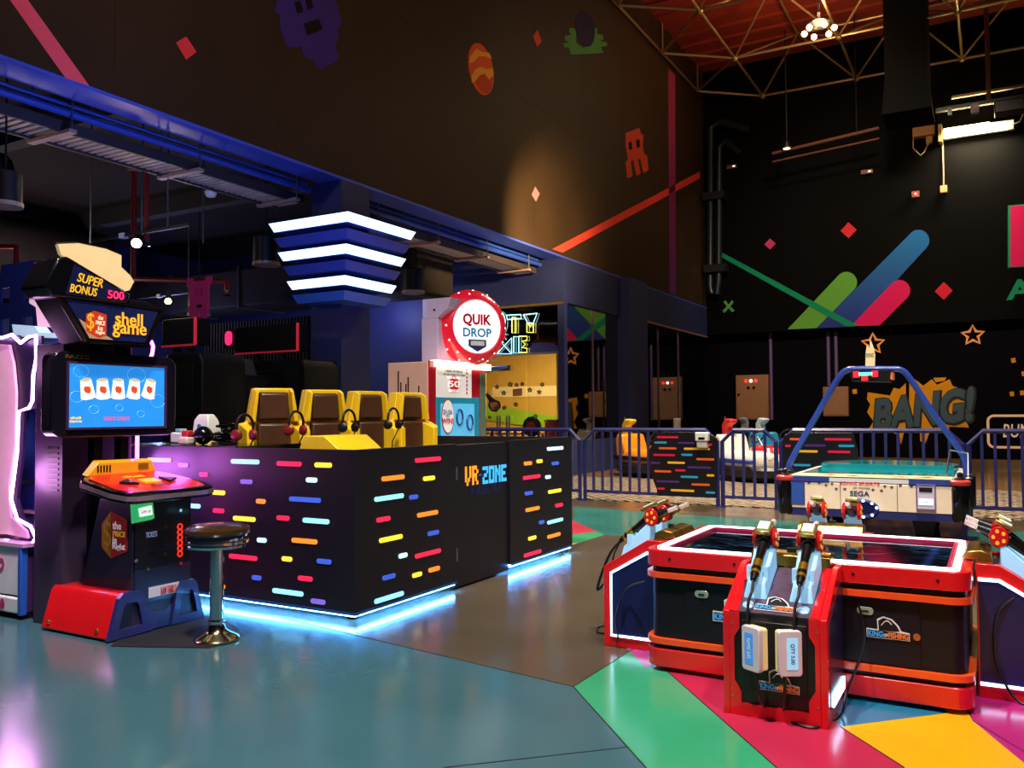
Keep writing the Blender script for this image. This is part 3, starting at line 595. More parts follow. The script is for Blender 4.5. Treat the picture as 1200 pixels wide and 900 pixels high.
# PARTY TIME neon on the transom
t = thing('neon_sign', PY(590, 412, YP), 'cyan and yellow neon sign reading PARTY TIME on the dark transom', 'neon sign')
CY, YE = M('#c8f4ff', .4, emit=1.5, ecol='#8ce8ff'), M('#f8f8a0', .4, emit=1.4, ecol='#f0f060')
def neon(px0, py0, px1, py1, lines, mat):
    for ln in lines:
        pts = [PY(px0 + (px1 - px0) * x, py0 + (py1 - py0) * y, YP - .01) for x, y in ln]
        part('neon_tube', MB().tube(pts, .01, 6), mat, t)
cl = lambda *p: list(p) + [p[0]]
arc = lambda cx, cy, r, a0, a1, n=10: [(cx + r * math.cos(R(a0 + (a1 - a0) * i / n)), cy + r * math.sin(R(a0 + (a1 - a0) * i / n))) for i in range(n + 1)]
neon(546, 372, 560, 394, [cl((0, 0), (1, 0), (1, .5), (.35, .5), (.35, 1), (0, 1))], CY)
neon(562, 371, 578, 393, [cl((.5, 0), (1, 1), (0, 1)), [(.25, .6), (.75, .6)]], YE)
neon(580, 369.5, 593, 392, [[(0, 0)] + arc(.3, .38, .62, -80, 60) + [(0, .72)], [(.3, .75), (1, 1), (0, 1), (0, .1)]], CY)
neon(593.5, 368.5, 611, 374.5, [cl((0, .15), (.95, 0), (1, .8), (.05, 1))], CY); neon(600, 372, 604.5, 390, [cl((0, 0), (1, 0), (1, 1), (0, 1))], YE)
neon(613.5, 367, 629.5, 389, [cl((0, .08), (1, 0), (.72, .52), (.3, .52))], CY); neon(617.5, 379, 625, 389.5, [cl((0, 0), (1, 0), (1, 1), (0, 1)), [(.2, 0), (.5, .4), (.8, 0)]], YE)
neon(546, 396, 566, 419, [cl((0, 0), (1, 0), (1, .25), (.65, .25), (.65, 1), (.35, 1), (.35, .25), (0, .25))], CY); neon(569, 396, 579, 416, [cl((0, 0), (1, 0), (1, 1), (0, 1))], YE)
neon(582.5, 396, 599.5, 414.5, [cl((0, 0), (.5, .5), (1, 0), (1, 1), (0, 1)), [(0, 1), (.5, .5), (1, 1)]], CY)
neon(602, 394.5, 608, 413.5, [cl((0, 0), (1, 0), (1, 1), (0, 1))], CY); neon(608, 394, 617.5, 413, [[(0, 0), (1, 0), (1, .25), (.4, .3), (.8, .5), (.4, .7), (1, .75), (1, 1), (0, 1)]], YE)
# stickers on the glass
gs = panes[1]
def stick(pts, col, i=1, lift=.004): part('sticker', pxpoly(pts, 'y', YP + .05 - .0005, lift), M(col, .5), panes[i])
def blob(cx, cy, r, n=5, f=.6): return [(cx + r * (1 if q % 2 == 0 else f) * math.sin(q * math.pi / n), cy - r * (1 if q % 2 == 0 else f) * math.cos(q * math.pi / n)) for q in range(2 * n)]
def P_i(cx): x = PY(cx, 470, YP + .05).x; return 0 if x > -9.31 else 1 if x > -10.41 else 2
stick([(571, 460), (578, 467), (586, 471), (587, 477), (582, 483), (576, 482), (572, 476), (573, 470), (569, 463)], '#15100c', P_i(578)); stick([(574, 472), (582, 471), (585, 476), (582, 480.5), (577, 480), (574.5, 475)], '#d8902a', P_i(578), .006); stick([(578, 478), (583, 474), (585, 477), (581, 481)], '#8a2a18', P_i(578), .008)
for cx, cy, r, c1, c2 in ((582.5, 453.5, 3, '#15120c', '#c8a23a'), (598, 450.5, 3.6, '#15120c', '#c8a23a'), (605.5, 451, 3, '#7a3a1c', '#c8a23a'), (612, 450, 3, '#15120c', '#4a8a3a'), (590.5, 460.5, 3.4, '#1c180c', '#d8b84a'), (621, 457, 3.4, '#1c180c', '#f0d040'), (632, 459.5, 3.4, '#9a3a28', '#e8a070'), (604.5, 474, 3.4, '#1c180c', '#8ab83a'), (627.5, 488, 3.4, '#1c5a20', '#4ac84a'), (635.5, 450.5, 3.2, '#1c180c', '#d8b84a'), (591, 478, 3.2, '#8a1c14', '#c84a2a'), (574, 489, 2.6, '#15100c', '#c8a23a')):
    stick(blob(cx, cy, r), c1, P_i(cx)); stick(blob(cx, cy, r * .5), c2, P_i(cx), .006)
stick([(601, 456), (612, 455), (612, 463.5), (601, 464.5)], '#c07a3a', P_i(606)); 
for px in (583.5, 594.5):
    for dx in (0, 3): a = PY(px + dx, 487, YP); part('door_pull', MB().cyl((a.x, YP - .03, .9), (a.x, YP - .03, a.z), .02, n=8), STEEL, panes[P_i(px)])
a, b = PY(579, 435, YP), PY(598, 428, YP); single('door_closer', box(a.x, b.x, YP - .06, YP + .02, a.z, b.z), M('#2a2420', .4), 'black door closer bar on top of the glass door', 'door closer')
# things inside the room
q = PY(623, 500, 18.25); t = thing('round_speaker', (q.x, 18.25, .02), 'round black speaker with red centre inside the party room', 'speaker'); part('ring', MB().lathe([(.24, -.06), (.25, 0), (.18, .03), (.01, .03)], (q.x, 18.25, q.z), 20, (0, -1, 0)), BLACK, t, smooth=True); part('cone', MB().lathe([(.12, .03), (.1, .05), (.01, .045)], (q.x, 18.25, q.z), 16, (0, -1, 0)), M('#a82018', .5), t); part('stand', box(q.x - .05, q.x + .05, 18.22, 18.3, .02, q.z - .2), BLACK, t)
q = PY(651, 500, 18.2); t = thing('drum', (q.x, 18.2, .02), 'red drum behind the narrow glass of the party room', 'drum'); part('shell', MB().lathe([(.26, q.z - .28), (.26, q.z + .15)], (q.x, 18.2, 0), 20), M('#b83020', .35), t, smooth=True); part('hoop', MB().lathe([(.27, q.z + .12), (.275, q.z + .17), (.2, q.z + .17)], (q.x, 18.2, 0), 20), CHROME, t, smooth=True)
for i in range(3): part('leg', MB().cyl((q.x + .2 * math.cos(i * 2.1), 18.2 + .2 * math.sin(i * 2.1), q.z - .2), (q.x + .3 * math.cos(i * 2.1), 18.2 + .3 * math.sin(i * 2.1), .02), .015, n=6), CHROME, t)
q = PY(605, 508, 18.8); t = thing('party_table', (q.x, 18.8, .02), 'low pale table inside the party room', 'table'); part('table_top', box(q.x - .7, q.x + .7, 18.5, 19.2, q.z - .02, q.z + .04), M('#c08048', .4), t, bev=.01)
for dx in (-.6, .6):
    for yy in (18.6, 19.1): part('leg', box(q.x + dx - .03, q.x + dx + .03, yy - .03, yy + .03, .02, q.z - .02), STEEL, t)
# ================================================================ VR counter
CX0, CY0, CY1, CH = -3.754, 4.488, 7.86, 1.164
PANEL = M('#131019', .4, var=.2)
SLOT = {c: M(h, .4, emit=e, ecol=h) for c, h, e in (('o', '#ff8a2a', .75), ('y', '#ffd83a', .85), ('r', '#f0264e', .7), ('c', '#8edcff', .95), ('b', '#3a5cd0', .6), ('v', '#7a62cc', .6), ('l', '#b8e8ff', 1.0))}
SLOTOFF = {c: M(h, .35) for c, h in (('o', '#e8642a'), ('y', '#f0b82a'), ('r', '#e01a4a'), ('c', '#2a9cd0'), ('b', '#3a3a8c'), ('v', '#4a2c7c'))}
LED = M('#9cd4ff', .4, emit=75, ecol='#4aa8ff')
ctr = thing('vr_counter', (CX0, CY0, 0), 'black L shaped counter dotted with glowing coloured bars, reading VR ZONE', 'counter')
fp = part('front_panel', box(-6.5, CX0, CY0, CY0 + .05, .07, CH), PANEL, ctr)
def slots(lst, plane, v, parent, hgt=.033):
    for c, x, y, w in lst:
        f = PY if plane == 'y' else PX
        a, b = f(x - w / 2, y, v), f(x + w / 2, y, v); m_ = f(x, y, v)
        L = (b - a).length if plane == 'z' else abs(b.x - a.x) if plane == 'y' else abs(b.y - a.y)
        r, nrm = (XA, V((0, -.006, 0))) if plane == 'y' else (YA, V((.006, 0, 0)))
        part('light_bar', MB().rrect(m_, r, ZA, max(L, hgt * 1.15), hgt, hgt / 2, nrm, 4), SLOT[c], parent)
slots([('o', 187, 539, 28), ('c', 287.5, 541, 33), ('r', 339, 543.5, 29), ('y', 379, 545, 20), ('r', 239, 556, 10), ('v', 289, 564.5, 14), ('l', 365.5, 562.5, 13), ('y', 251, 577, 26), ('o', 306, 587.5, 11), ('b', 357.5, 585.5, 37), ('c', 228, 593, 14), ('r', 256.5, 598.5, 13), ('y', 286.5, 608, 26), ('r', 332, 607, 15), ('c', 370.5, 610.5, 31), ('l', 307, 633, 11), ('o', 357, 634, 30), ('r', 285, 653, 33), ('y', 336.5, 655, 12), ('b', 380, 658, 17), ('b', 301, 677, 11), ('r', 358, 678, 17), ('o', 257, 687, 14), ('c', 337.5, 694, 36), ('v', 373, 705, 17), ('b', 205, 567, 18), ('o', 180, 585, 22), ('c', 195, 625, 24), ('r', 190, 665, 22), ('y', 225, 640, 20), ('v', 215, 545, 12)], 'y', CY0, fp)
ya, yb = PX(535.5, 600, CX0).y, PX(597.5, 600, CX0).y
pa_ = part('side_panel', box(CX0 - .05, CX0, CY0 + .051, ya - .006, .07, CH), PANEL, ctr)
dr = part('gate', box(CX0 - .07, CX0 - .02, ya, yb, .02, CH - .012), PANEL, ctr)
pb_ = part('side_panel', box(CX0 - .05, CX0, yb + .006, CY1, .07, CH), PANEL, ctr)
slots([('r', 501.5, 538.5, 30), ('o', 460.5, 560, 26.5), ('y', 502.5, 560.5, 13.5), ('c', 456, 583, 34), ('b', 484.5, 582.5, 10), ('o', 501, 602, 24), ('r', 449, 608.5, 16), ('y', 458, 631, 27), ('b', 507.5, 624.5, 13), ('l', 472, 651, 10), ('r', 501.5, 648.5, 30), ('o', 508.5, 667, 13), ('y', 488.5, 673.5, 11), ('b', 455.5, 676, 15), ('c', 456, 700, 34)], 'x', CX0, pa_)
slots([('l', 650.5, 525.5, 18.5), ('o', 618.5, 543, 9), ('y', 632, 540.5, 6.5), ('b', 650.5, 543, 8), ('r', 623, 559, 20), ('l', 642, 559, 6), ('y', 650, 575.5, 15), ('b', 619.5, 578, 9), ('r', 655, 592, 8.5), ('o', 624, 596.5, 16), ('c', 650.5, 610.5, 18), ('b', 634.5, 612, 6), ('y', 623.5, 630.5, 9), ('o', 649, 627.5, 15), ('r', 624, 648.5, 20)], 'x', CX0, pb_)
GX = CX0 - .02
def pix_word(word, x0, y0, x1, y1, mat):
    a, b = PX(x0, y0, GX), PX(x1, y1, GX); rows = [''] * 5
    for ch in word:
        for j in range(5): rows[j] += GL[ch][j] + '.'
    rows = [r[:-1] for r in rows]; cw = (b.y - a.y) / len(rows[0]); chh = (a.z - b.z) / 5
    part('lettering', pixels(rows, a, YA, ZA, chh, .005, rx=cw / chh), mat, dr)
pix_word('VR', 545, 547, 560, 567.5, M('#ff9a2a', .4, emit=.7)); pix_word('ZONE', 565.5, 547, 593, 563.5, M('#3ab0f0', .4, emit=.7))
part('lettering', box(GX, GX + .005, PX(561, 557, GX).y, PX(564, 557, GX).y, PX(561, 558, GX).z, PX(561, 555.5, GX).z), M('#3a4a9a', .4, emit=.3), dr)
txt_px('VIRTUAL REALITY GROUP', 551, 569, 587, 576, 'x', GX, M('#23264e', .4), dr, .004)
for py in (555, 650): a = PX(536.5, py, CX0); part('hinge', MB().cyl((CX0 - .005, ya - .003, a.z - .05), (CX0 - .005, ya - .003, a.z + .05), .012, n=8), STEEL, ctr)
part('back_panel', box(-6.5, CX0 - .05, CY1 - .05, CY1, 0, CH), PANEL, ctr); part('end_panel', box(-6.5, -6.45, CY0 + .05, CY1 - .05, 0, CH), PANEL, ctr)
part('plinth', box(-6.45, CX0 - .1, CY0 + .1, CY0 + .15, 0, .07), BLACK, ctr); part('plinth', box(CX0 - .15, CX0 - .1, CY0 + .1, CY1 - .1, 0, .07), BLACK, ctr)
part('led_strip', box(-6.4, CX0 - .01, CY0 + .012, CY0 + .03, .045, .07), LED, ctr); part('led_strip', box(CX0 - .03, CX0 - .012, CY0 + .06, ya - .02, .045, .07), LED, ctr); part('led_strip', box(CX0 - .03, CX0 - .012, yb + .02, CY1 - .02, .045, .07), LED, ctr)
for a in ((-6.45, CX0 + .004, CY0 - .004, CY0, .055, .075), (CX0, CX0 + .004, CY0, ya - .006, .055, .075), (CX0, CX0 + .004, yb + .006, CY1, .055, .075)): part('edge_trim', box(*a), M('#3a6ab0', .3, .6), ctr)
part('desk_top', box(-6.44, -4.95, CY0 + .06, 5.25, CH - .06, CH + .006), BLKG, ctr)
# ---- chairs
LEA = M('#4a2a14', .42, var=.25, scale=6, bump=.1); YEL = M('#f2c21c', .32, var=.06, coat=.2)
ch = thing('vr_chair', (0, 0, 0), 'x', 'chair', 'yellow VR chairs')
part('back_shell', MB().prism([(-.16, y, z) for y, z in ((-.165, 1.635), (.165, 1.635), (.215, 1.345), (.28, 1.33), (.255, .45), (-.255, .45), (-.28, 1.33), (-.215, 1.345))], (.14, 0, 0)), YEL, ch, bev=.012)
for s in (-1, 1):
    part('head_bolster', MB().loft([[(-.02, s * y, z) for y, z in ((.125, 1.63), (.165, 1.63), (.215, 1.345), (.14, 1.345))], [(.07, s * y, z) for y, z in ((.135, 1.6), (.155, 1.6), (.2, 1.345), (.16, 1.345))]]), YEL, ch, bev=.006)
    part('wing', MB().loft([[(-.02, s * y, z) for y, z in ((.145, 1.33), (.28, 1.33), (.255, .45), (.145, .45))], [(.15, s * y, z) for y, z in ((.19, 1.26), (.245, 1.28), (.23, .45), (.175, .45))]]), YEL, ch, bev=.008)
    part('arm_rest', box(.1, .55, s * .2 - .04, s * .2 + .04, .45, .68), YEL, ch, bev=.02)
part('head_cushion', MB().loft([[(-.02, y, z) for y, z in ((-.125, 1.605), (.125, 1.605), (.142, 1.355), (-.142, 1.355))], [(.035, y, z) for y, z in ((-.112, 1.585), (.112, 1.585), (.128, 1.37), (-.128, 1.37))]]), LEA, ch, bev=.012)
part('back_cushion', MB().loft([[(-.02, y, z) for y, z in ((-.145, 1.345), (.145, 1.345), (.15, .5), (-.15, .5))], [(.045, y, z) for y, z in ((-.13, 1.325), (.13, 1.325), (.135, .52), (-.135, .52))]]), LEA, ch, bev=.014)
part('seat_cushion', box(-.05, .5, -.2, .2, .4, .52), LEA, ch, bev=.03); part('base', MB().loft([[(-.16, -.23, 0), (.5, -.23, 0), (.5, .23, 0), (-.16, .23, 0)], [(-.16, -.22, .42), (.52, -.22, .42), (.52, .22, .42), (-.16, .22, .42)]]), YEL, ch, bev=.01)
spots_ = [(315, 455), (375, 454.8), (428, 455), (476, 456.2)]
lbl = ['yellow VR chair nearest the counter corner post, closest of four to the shell game', 'yellow VR chair, second in the row from the shell game', 'yellow VR chair, third in the row behind the yellow wedge box', 'yellow VR chair at the far end of the row by the prize tower']
for i, (x, y) in enumerate(spots_):
    q = PX(x, y, -5.42); o = ch if i == 0 else dup(ch, (0, 0, 0)); o.location = (-5.36, q.y, 0); o.rotation_euler = (0, 0, R((-34, -28, -22, -15)[i])); o['label'] = lbl[i]; ORG[o.name] = o.location.copy()
# ---- headsets hung on the chairs
def headset(px, py, label, red):
    c = PX(px, py, -5.02); t = thing('headset', c, label, 'headset', 'headsets on the VR chairs')
    pts = [c + V((0, math.cos(R(a)) * .085, math.sin(R(a)) * .1 + .02)) for a in range(-10, 191, 20)]
    part('headband', MB().tube(pts, .011, 8), BLACK if not red else M('#1c0c0c', .4), t, smooth=True)
    for s, q in ((1, pts[0]), (-1, pts[-1])): part('ear_cup', MB().lathe([(.025, -.025), (.04, -.018), (.045, .008), (.03, .02)], q + V((0, 0, -.04)), 14, (.3, s, 0)), M('#7a1410', .4) if red else BLACK, t, smooth=True)
    part('cable', MB().tube([pts[0] + V((0, 0, -.08)), pts[0] + V((-.06, -.02, -.2)), pts[0] + V((-.1, .02, -.4))], .006, 6), BLACK, t)
headset(287, 504, 'red and black headset hanging on the nearest yellow chair', True); headset(347, 499, 'black headset with red trim between the first two yellow chairs', True); headset(409, 496, 'black headset between the second and third yellow chairs', False); headset(461, 493, 'black headset between the third and last yellow chairs', False)
# ---- yellow wedge box on a stand inside the counter
q = PX(382, 511, -4.35); t = thing('wedge_console', (-4.5, 5.2, 0), 'yellow wedge shaped console top rising just above the counter edge', 'console')
part('hood', MB().prism([(-4.62, 4.86, 1.13), (-4.2, 4.86, 1.13), (-4.36, 4.86, 1.245), (-4.56, 4.86, 1.245)], (0, .5, 0)), YEL, t, bev=.008); part('base', box(-4.56, -4.28, 4.92, 5.3, 0, 1.1), BLACK, t); part('neck', box(-4.6, -4.22, 4.88, 5.34, 1.1, 1.129), BLACK, t)
# ---- VR gear on the desk
def onD(px, Y_=4.95): return PY(px, 516, Y_).x
t = thing('vr_headset', (onD(245), 4.95, CH), 'white VR headset standing on the counter desk', 'VR headset'); x = onD(246)
part('visor', MB().loft([[(x - .1, 4.85, CH + .09), (x + .09, 4.85, CH + .09), (x + .09, 5.0, CH + .09), (x - .1, 5.0, CH + .09)], [(x - .09, 4.86, CH + .2), (x + .08, 4.86, CH + .2), (x + .07, 4.98, CH + .2), (x - .08, 4.98, CH + .2)], [(x - .06, 4.88, CH + .25), (x + .05, 4.88, CH + .25), (x + .04, 4.96, CH + .25), (x - .05, 4.96, CH + .25)]]), M('#dcdcd4', .4), t, bev=.01)
part('stand', MB().lathe([(.09, .007), (.08, .02), (.03, .04), (.025, .09)], (x, 4.92, CH), 16), M('#d8b060', .4), t, smooth=True); part('lens', MB().lathe([(.02, 0), (.02, .01)], (x - .01, 4.852, CH + .15), 12, (0, -1, 0)), M('#3a6aa0', .2), t)
x = onD(238, 4.75); single('black_helmet', MB().ball((x, 4.75, CH + .08), .075, 16, (1, 1, 1)), BLKG, 'round black padded headset cup beside the white VR headset', 'headset', smooth=True)
x = onD(221, 4.72); t = thing('controller', (x, 4.72, CH), 'red and white hand controller on the counter desk', 'controller'); part('grip', box(x - .06, x + .05, 4.66, 4.74, CH + .007, CH + .07), M('#d8c8b0', .4), t, bev=.015); part('trigger_pad', box(x - .03, x + .05, 4.67, 4.73, CH + .07, CH + .12), M('#b81c20', .4), t, bev=.012)
x = onD(213, 4.9); t = thing('controller', (x, 4.9, CH), 'white hand controller next to the large screen', 'controller'); part('grip', box(x - .1, x + .06, 4.86, 4.95, CH + .007, CH + .1), WHITE, t, bev=.015); part('trigger_pad', box(x - .05, x + .02, 4.87, 4.94, CH + .1, CH + .13), M('#8ab8c8', .4), t, bev=.008)
x = onD(263, 4.95); t = thing('cable_coil', (x, 4.95, CH), 'tangle of black cable on the counter desk', 'cable'); part('cable', MB().tube([(x + .09 * math.cos(i * .7) * (1 - i * .01), 4.95 + .06 * math.sin(i * .9), CH + .02 + i * .004) for i in range(40)], .01, 6), BLKG, t, smooth=True)
# ---- dark cabinets behind the counter
def cab(x0, x1, y0, y1, Yf, label, deep=.7, sign=None, cushion=None):
    a, b = PY(x0, y0, Yf), PY(x1, y0, Yf); z = a.z; t = thing('arcade_cabinet', ((a.x + b.x) / 2, Yf, 0), label, 'arcade cabinet')
    part('cabinet_body', MB().prism([(a.x, Yf, 0), (a.x, Yf, z - .3), (a.x + .06, Yf, z - .05), (a.x + .1, Yf, z), (b.x - .06, Yf, z), (b.x, Yf, z - .12), (b.x, Yf, 0)], (0, deep, 0)), M('#08080a', .5, spec=.12), t, bev=.02)
    part('back_hatch', box(a.x + .15, b.x - .15, Yf - .012, Yf, z - .8, z - .15), M('#0c0b0e', .5, spec=.12), t, bev=.005)
    if sign:
        s0, s1 = PY(sign[0], sign[1], Yf), PY(sign[2], sign[3], Yf)
        for xx in (.3, .7): xm = s0.x + (s1.x - s0.x) * xx; part('sign_post', box(xm - .04, xm + .04, Yf + .05, Yf + .12, z - .01, s1.z + .05), BLACK, t)
        mq = part('marquee', box(s0.x, s1.x, Yf, Yf + .22, s1.z, s0.z), M('#08080a', .5, spec=.12), t, bev=.01)
        part('marquee_edge', box(s1.x - .02, s1.x + .012, Yf - .012, Yf + .01, s1.z, s0.z), M('#b01c34', .4, emit=.6), mq); part('marquee_edge', box(s0.x, s1.x, Yf - .012, Yf, s1.z - .01, s1.z + .015), M('#b01c34', .4, emit=.25), mq)
    return t
cab(190, 237, 415, 520, 7.2, 'black game cabinet with red edged sign behind the large screen', sign=(190, 375, 229, 404))
t = cab(283, 358, 424, 520, 8.9, 'wide black game cabinet with red edged sign and pink oval lamp', sign=(276, 384, 349, 411))
a, b = PY(262, 386, 8.85), PY(275, 407, 8.85); part('lamp_box', box(a.x, b.x, 8.85, 9.05, b.z, a.z), M('#1a0a10', .4), t); part('oval_lamp', MB().rrect((a + b) / 2 + V((0, -.001, 0)), XA, ZA, (b.x - a.x) * .55, (a.z - b.z) * .75, .06, (0, -.02, 0)), M('#ff2a68', .4, emit=1.1), t); part('lamp_arm', box(b.x - .01, PY(278, 396, 8.9).x, 8.9, 9.0, b.z + .05, b.z + .12), BLACK, t)
t = cab(239, 284, 440, 520, 8.05, 'low black racing cabinet with yellow and red fins on top'); 
f_ = lambda pts, c_: part('fin', MB().prism([PY(x, y, 8.15) for x, y in pts], (0, .05, 0)), M(c_, .4), t)
f_([(237, 426), (241, 419), (248, 436), (246, 440), (238, 438)], '#e8c060'); f_([(252, 440), (256, 420), (258, 418), (257, 438)], '#e8b84a'); f_([(246, 441), (262, 431), (262, 436), (250, 441)], '#b81c18'); part('hatch_lid', MB().prism([PY(x, y, 8.25) for x, y in ((257, 438), (258, 419), (276, 420), (282, 440))], (0, .3, 0)), M('#2a2624', .5), t)
# navy folding screen / corrugated door behind
mb = MB(); a, b = PY(240, 380, 11.5), PY(362, 380, 11.5)
for i in range(34):
    xx = a.x + (b.x - a.x) * i / 34; mb.box(xx, xx + (b.x - a.x) / 68, 11.5, 11.56, 0, a.z); mb.box(xx + (b.x - a.x) / 68, xx + (b.x - a.x) / 34, 11.53, 11.56, 0, a.z)
sh = single('roller_shutter', mb, M('#10142e', .6, spec=.2), 'navy corrugated roller shutter behind the dark cabinets', 'shutter')
# ================================================================ prize tower with round bottle-cap sign
QX = -6.0
t = thing('prize_tower', (QX, 9.2, 0), 'tall red and white prize tower with a round glowing QUIK DROP cap', 'arcade machine')
PINKW = M('#d8a896', .4)
part('cabinet_body', box(QX - .63, QX - .02, 8.56, 9.9, 0, 2.05), PINKW, t, bev=.01)
part('front_frame', box(QX - .02, QX, 8.57, 9.89, 0, 2.06), M('#c01a2c', .3, coat=.3), t)
part('top_light', box(QX - .05, QX + .06, 8.66, 9.93, 1.99, 2.07), M('#fff4e0', .4, emit=3.2, ecol='#ffe2c0'), t)
ps = part('poster', box(QX, QX + .008, PX(511, 450, QX).y, PX(552, 450, QX).y, PX(530, 466, QX).z, PX(530, 430, QX).z), M('#f2efec', .4, emit=.25), t)
lw = part('window_panel', box(QX, QX + .006, PX(511, 490, QX).y, PX(561, 490, QX).y, .9, PX(530, 465, QX).z), M('#1c8ca8', .3, emit=.25), t)
part('pane', box(QX + .006, QX + .012, PX(516, 490, QX).y, PX(555, 490, QX).y, 1.0, PX(530, 473, QX).z), M('#5cc0ec', .25, emit=.45, ecol='#5ab8f0'), lw)
part('spot_badge', MB().lathe([(.105, 0), (.105, .006)], PX(532, 450, QX + .008), 26, (1, 0, 0)), M('#d01c2c', .4, emit=.3), ps)
for b_, x0, y0, x1, y1, c_ in (('50', 525.5, 446, 539, 454, '#ffffff'), ('LANDED', 525, 441, 539, 444.5, '#ffffff'), ('BALLS', 527, 456, 537, 459.5, '#ffffff')): txt_px(b_, x0, y0, x1, y1, 'x', QX + .015, M(c_, .4, emit=.4), ps, .003, .02)
txt_px('LAND 50 BALLS', 522, 433, 542, 437, 'x', QX + .009, M('#2a2a30', .4), ps, .003); txt_px('IN 50 CUPS TO WIN', 520, 437.5, 545, 441, 'x', QX + .009, M('#2a2a30', .4), ps, .003)
for i in range(7): q = PX(547, 433 + i * 4.6, QX + .009); part('dot', box(q.x, q.x + .003, q.y - .015, q.y + .015, q.z - .015, q.z + .015), M('#c0309a', .4), ps)
q = PX(524.5, 488, QX + .013); part('win_badge', MB().prism([q + V((0, .14 * math.cos(u), .22 * math.sin(u))) for u in [i * math.pi / 14 for i in range(28)]], (.006, 0, 0)), M('#c02030', .4), lw); part('win_badge', MB().prism([q + V((.006, .125 * math.cos(u), .205 * math.sin(u))) for u in [i * math.pi / 14 for i in range(28)]], (.004, 0, 0)), M('#f4f0ee', .4, emit=.3), lw)
txt_px('WIN!', 518, 490, 531, 496.5, 'x', QX + .025, M('#d01c2c', .4), lw, .003, .02); txt_px('FILL ALL\n50 CUPS\nTO', 519, 480, 530, 489, 'x', QX + .025, M('#2a4a9a', .4), lw, .003)
for cx, cy in ((538, 489), (550, 495)): q = PX(cx, cy, QX + .013); part('prize_ring', MB().tube([q + V((.01, .07 * math.cos(u), .1 * math.sin(u))) for u in [i * math.pi / 8 for i in range(16)]], .012, 6, True), M('#1c4a8a', .4), lw)
part('side_window', box(QX - .02, QX + .004, PX(562.5, 480, QX).y, PX(569, 480, QX).y, .9, PX(565, 437, QX).z), M('#6a8a7a', .2, coat=.4), t)
for x, y0, y1 in ((467, 435, 462), (470, 448, 462), (476, 450, 462), (478.5, 442, 460), (491, 452, 470), (493, 463, 475)): a, b = PY(x, y1, 8.56), PY(x, y0, 8.56); part('side_slot', box(a.x - .008, a.x + .008, 8.553, 8.56, a.z, b.z), BLACK, t)
Yq = 8.95; a = PY(494, 422, Yq); b = PY(513, 372, Yq); c = PY(530, 348, Yq); LIL = M('#c8b4d8', .4)
part('sign_pole', box(a.x, b.x, Yq, Yq + .45, 2.05, b.z), LIL, t, bev=.01); part('sign_head', MB().prism([(a.x + .02, Yq, b.z), (b.x, Yq, b.z), (c.x - .06, Yq, b.z + .12), (c.x - .02, Yq, c.z), (a.x + .02, Yq, c.z)], (0, .45, 0)), LIL, t); part('sign_bolt', MB().lathe([(.015, 0), (.015, .01)], (b.x - .05, Yq, b.z + .1), 8, (0, -1, 0)), BLACK, t)
ax = V((.86, -.5, 0)).normalized(); cc = PX(552, 384, -5.98); u2 = ax.cross(ZA).normalized() * -1
cp = part('cap_sign', MB().lathe([(.3, -.1), (.46, -.06), (.5, .02), (.47, .1), (.41, .17), (.36, .19), (.34, .16)], cc, 48, ax), M('#d4152e', .3, coat=.4, emit=.35), t, smooth=True)
part('cap_face', MB().lathe([(.345, .155), (.345, .172), (.01, .172)], cc, 48, ax), M('#f4f2f6', .4, emit=1.0, ecol='#f4f2ff'), cp)
for i in range(28): an = i * 2 * math.pi / 28; d = u2 * math.cos(an) + ZA * math.sin(an); part('cap_bulb', MB().ball(cc + d * (.48 if i % 2 else .43) + ax * (.06 if i % 2 else .14), .013, 8), M('#fff0f0', .4, emit=3), cp)
fc = cc + ax * .175
part('cap_lettering', text('QUIK', fc + ZA * .08, u2, ZA, .42, .17, .004, .04), M('#d0182c', .4), cp); part('cap_lettering', text('DROP', fc - ZA * .08, u2, ZA, .42, .12, .004, .03), M('#3a9ad8', .4), cp)
part('ticket_emblem', MB().prism([fc + u2 * x + ZA * z for x, z in ((-.13, -.17), (.13, -.17), (.13, -.26), (0, -.33), (-.13, -.26))], ax * .004), M('#2a3a78', .4), cp); part('ticket_emblem', MB().prism([fc + ax * .004 + u2 * x + ZA * z for x, z in ((-.1, -.19), (.1, -.19), (.1, -.25), (-.1, -.25))], ax * .003), WHITE, cp)
a, b = PX(560, 420, -6.0), PX(594, 424, -6.0); single('sign_bracket', MB().loft([[(-6.3, 9.903, 1.95), (-6.05, 9.903, 1.95), (-6.05, 9.903, 2.04), (-6.3, 9.903, 2.04)], [(-6.25, 10.6, 2.06), (-6.05, 10.6, 2.06), (-6.05, 10.6, 2.1), (-6.25, 10.6, 2.1)]]), M('#2a5ac0', .3), 'blue tapered bracket sticking out beside the red cap sign', 'bracket', bev=.02)
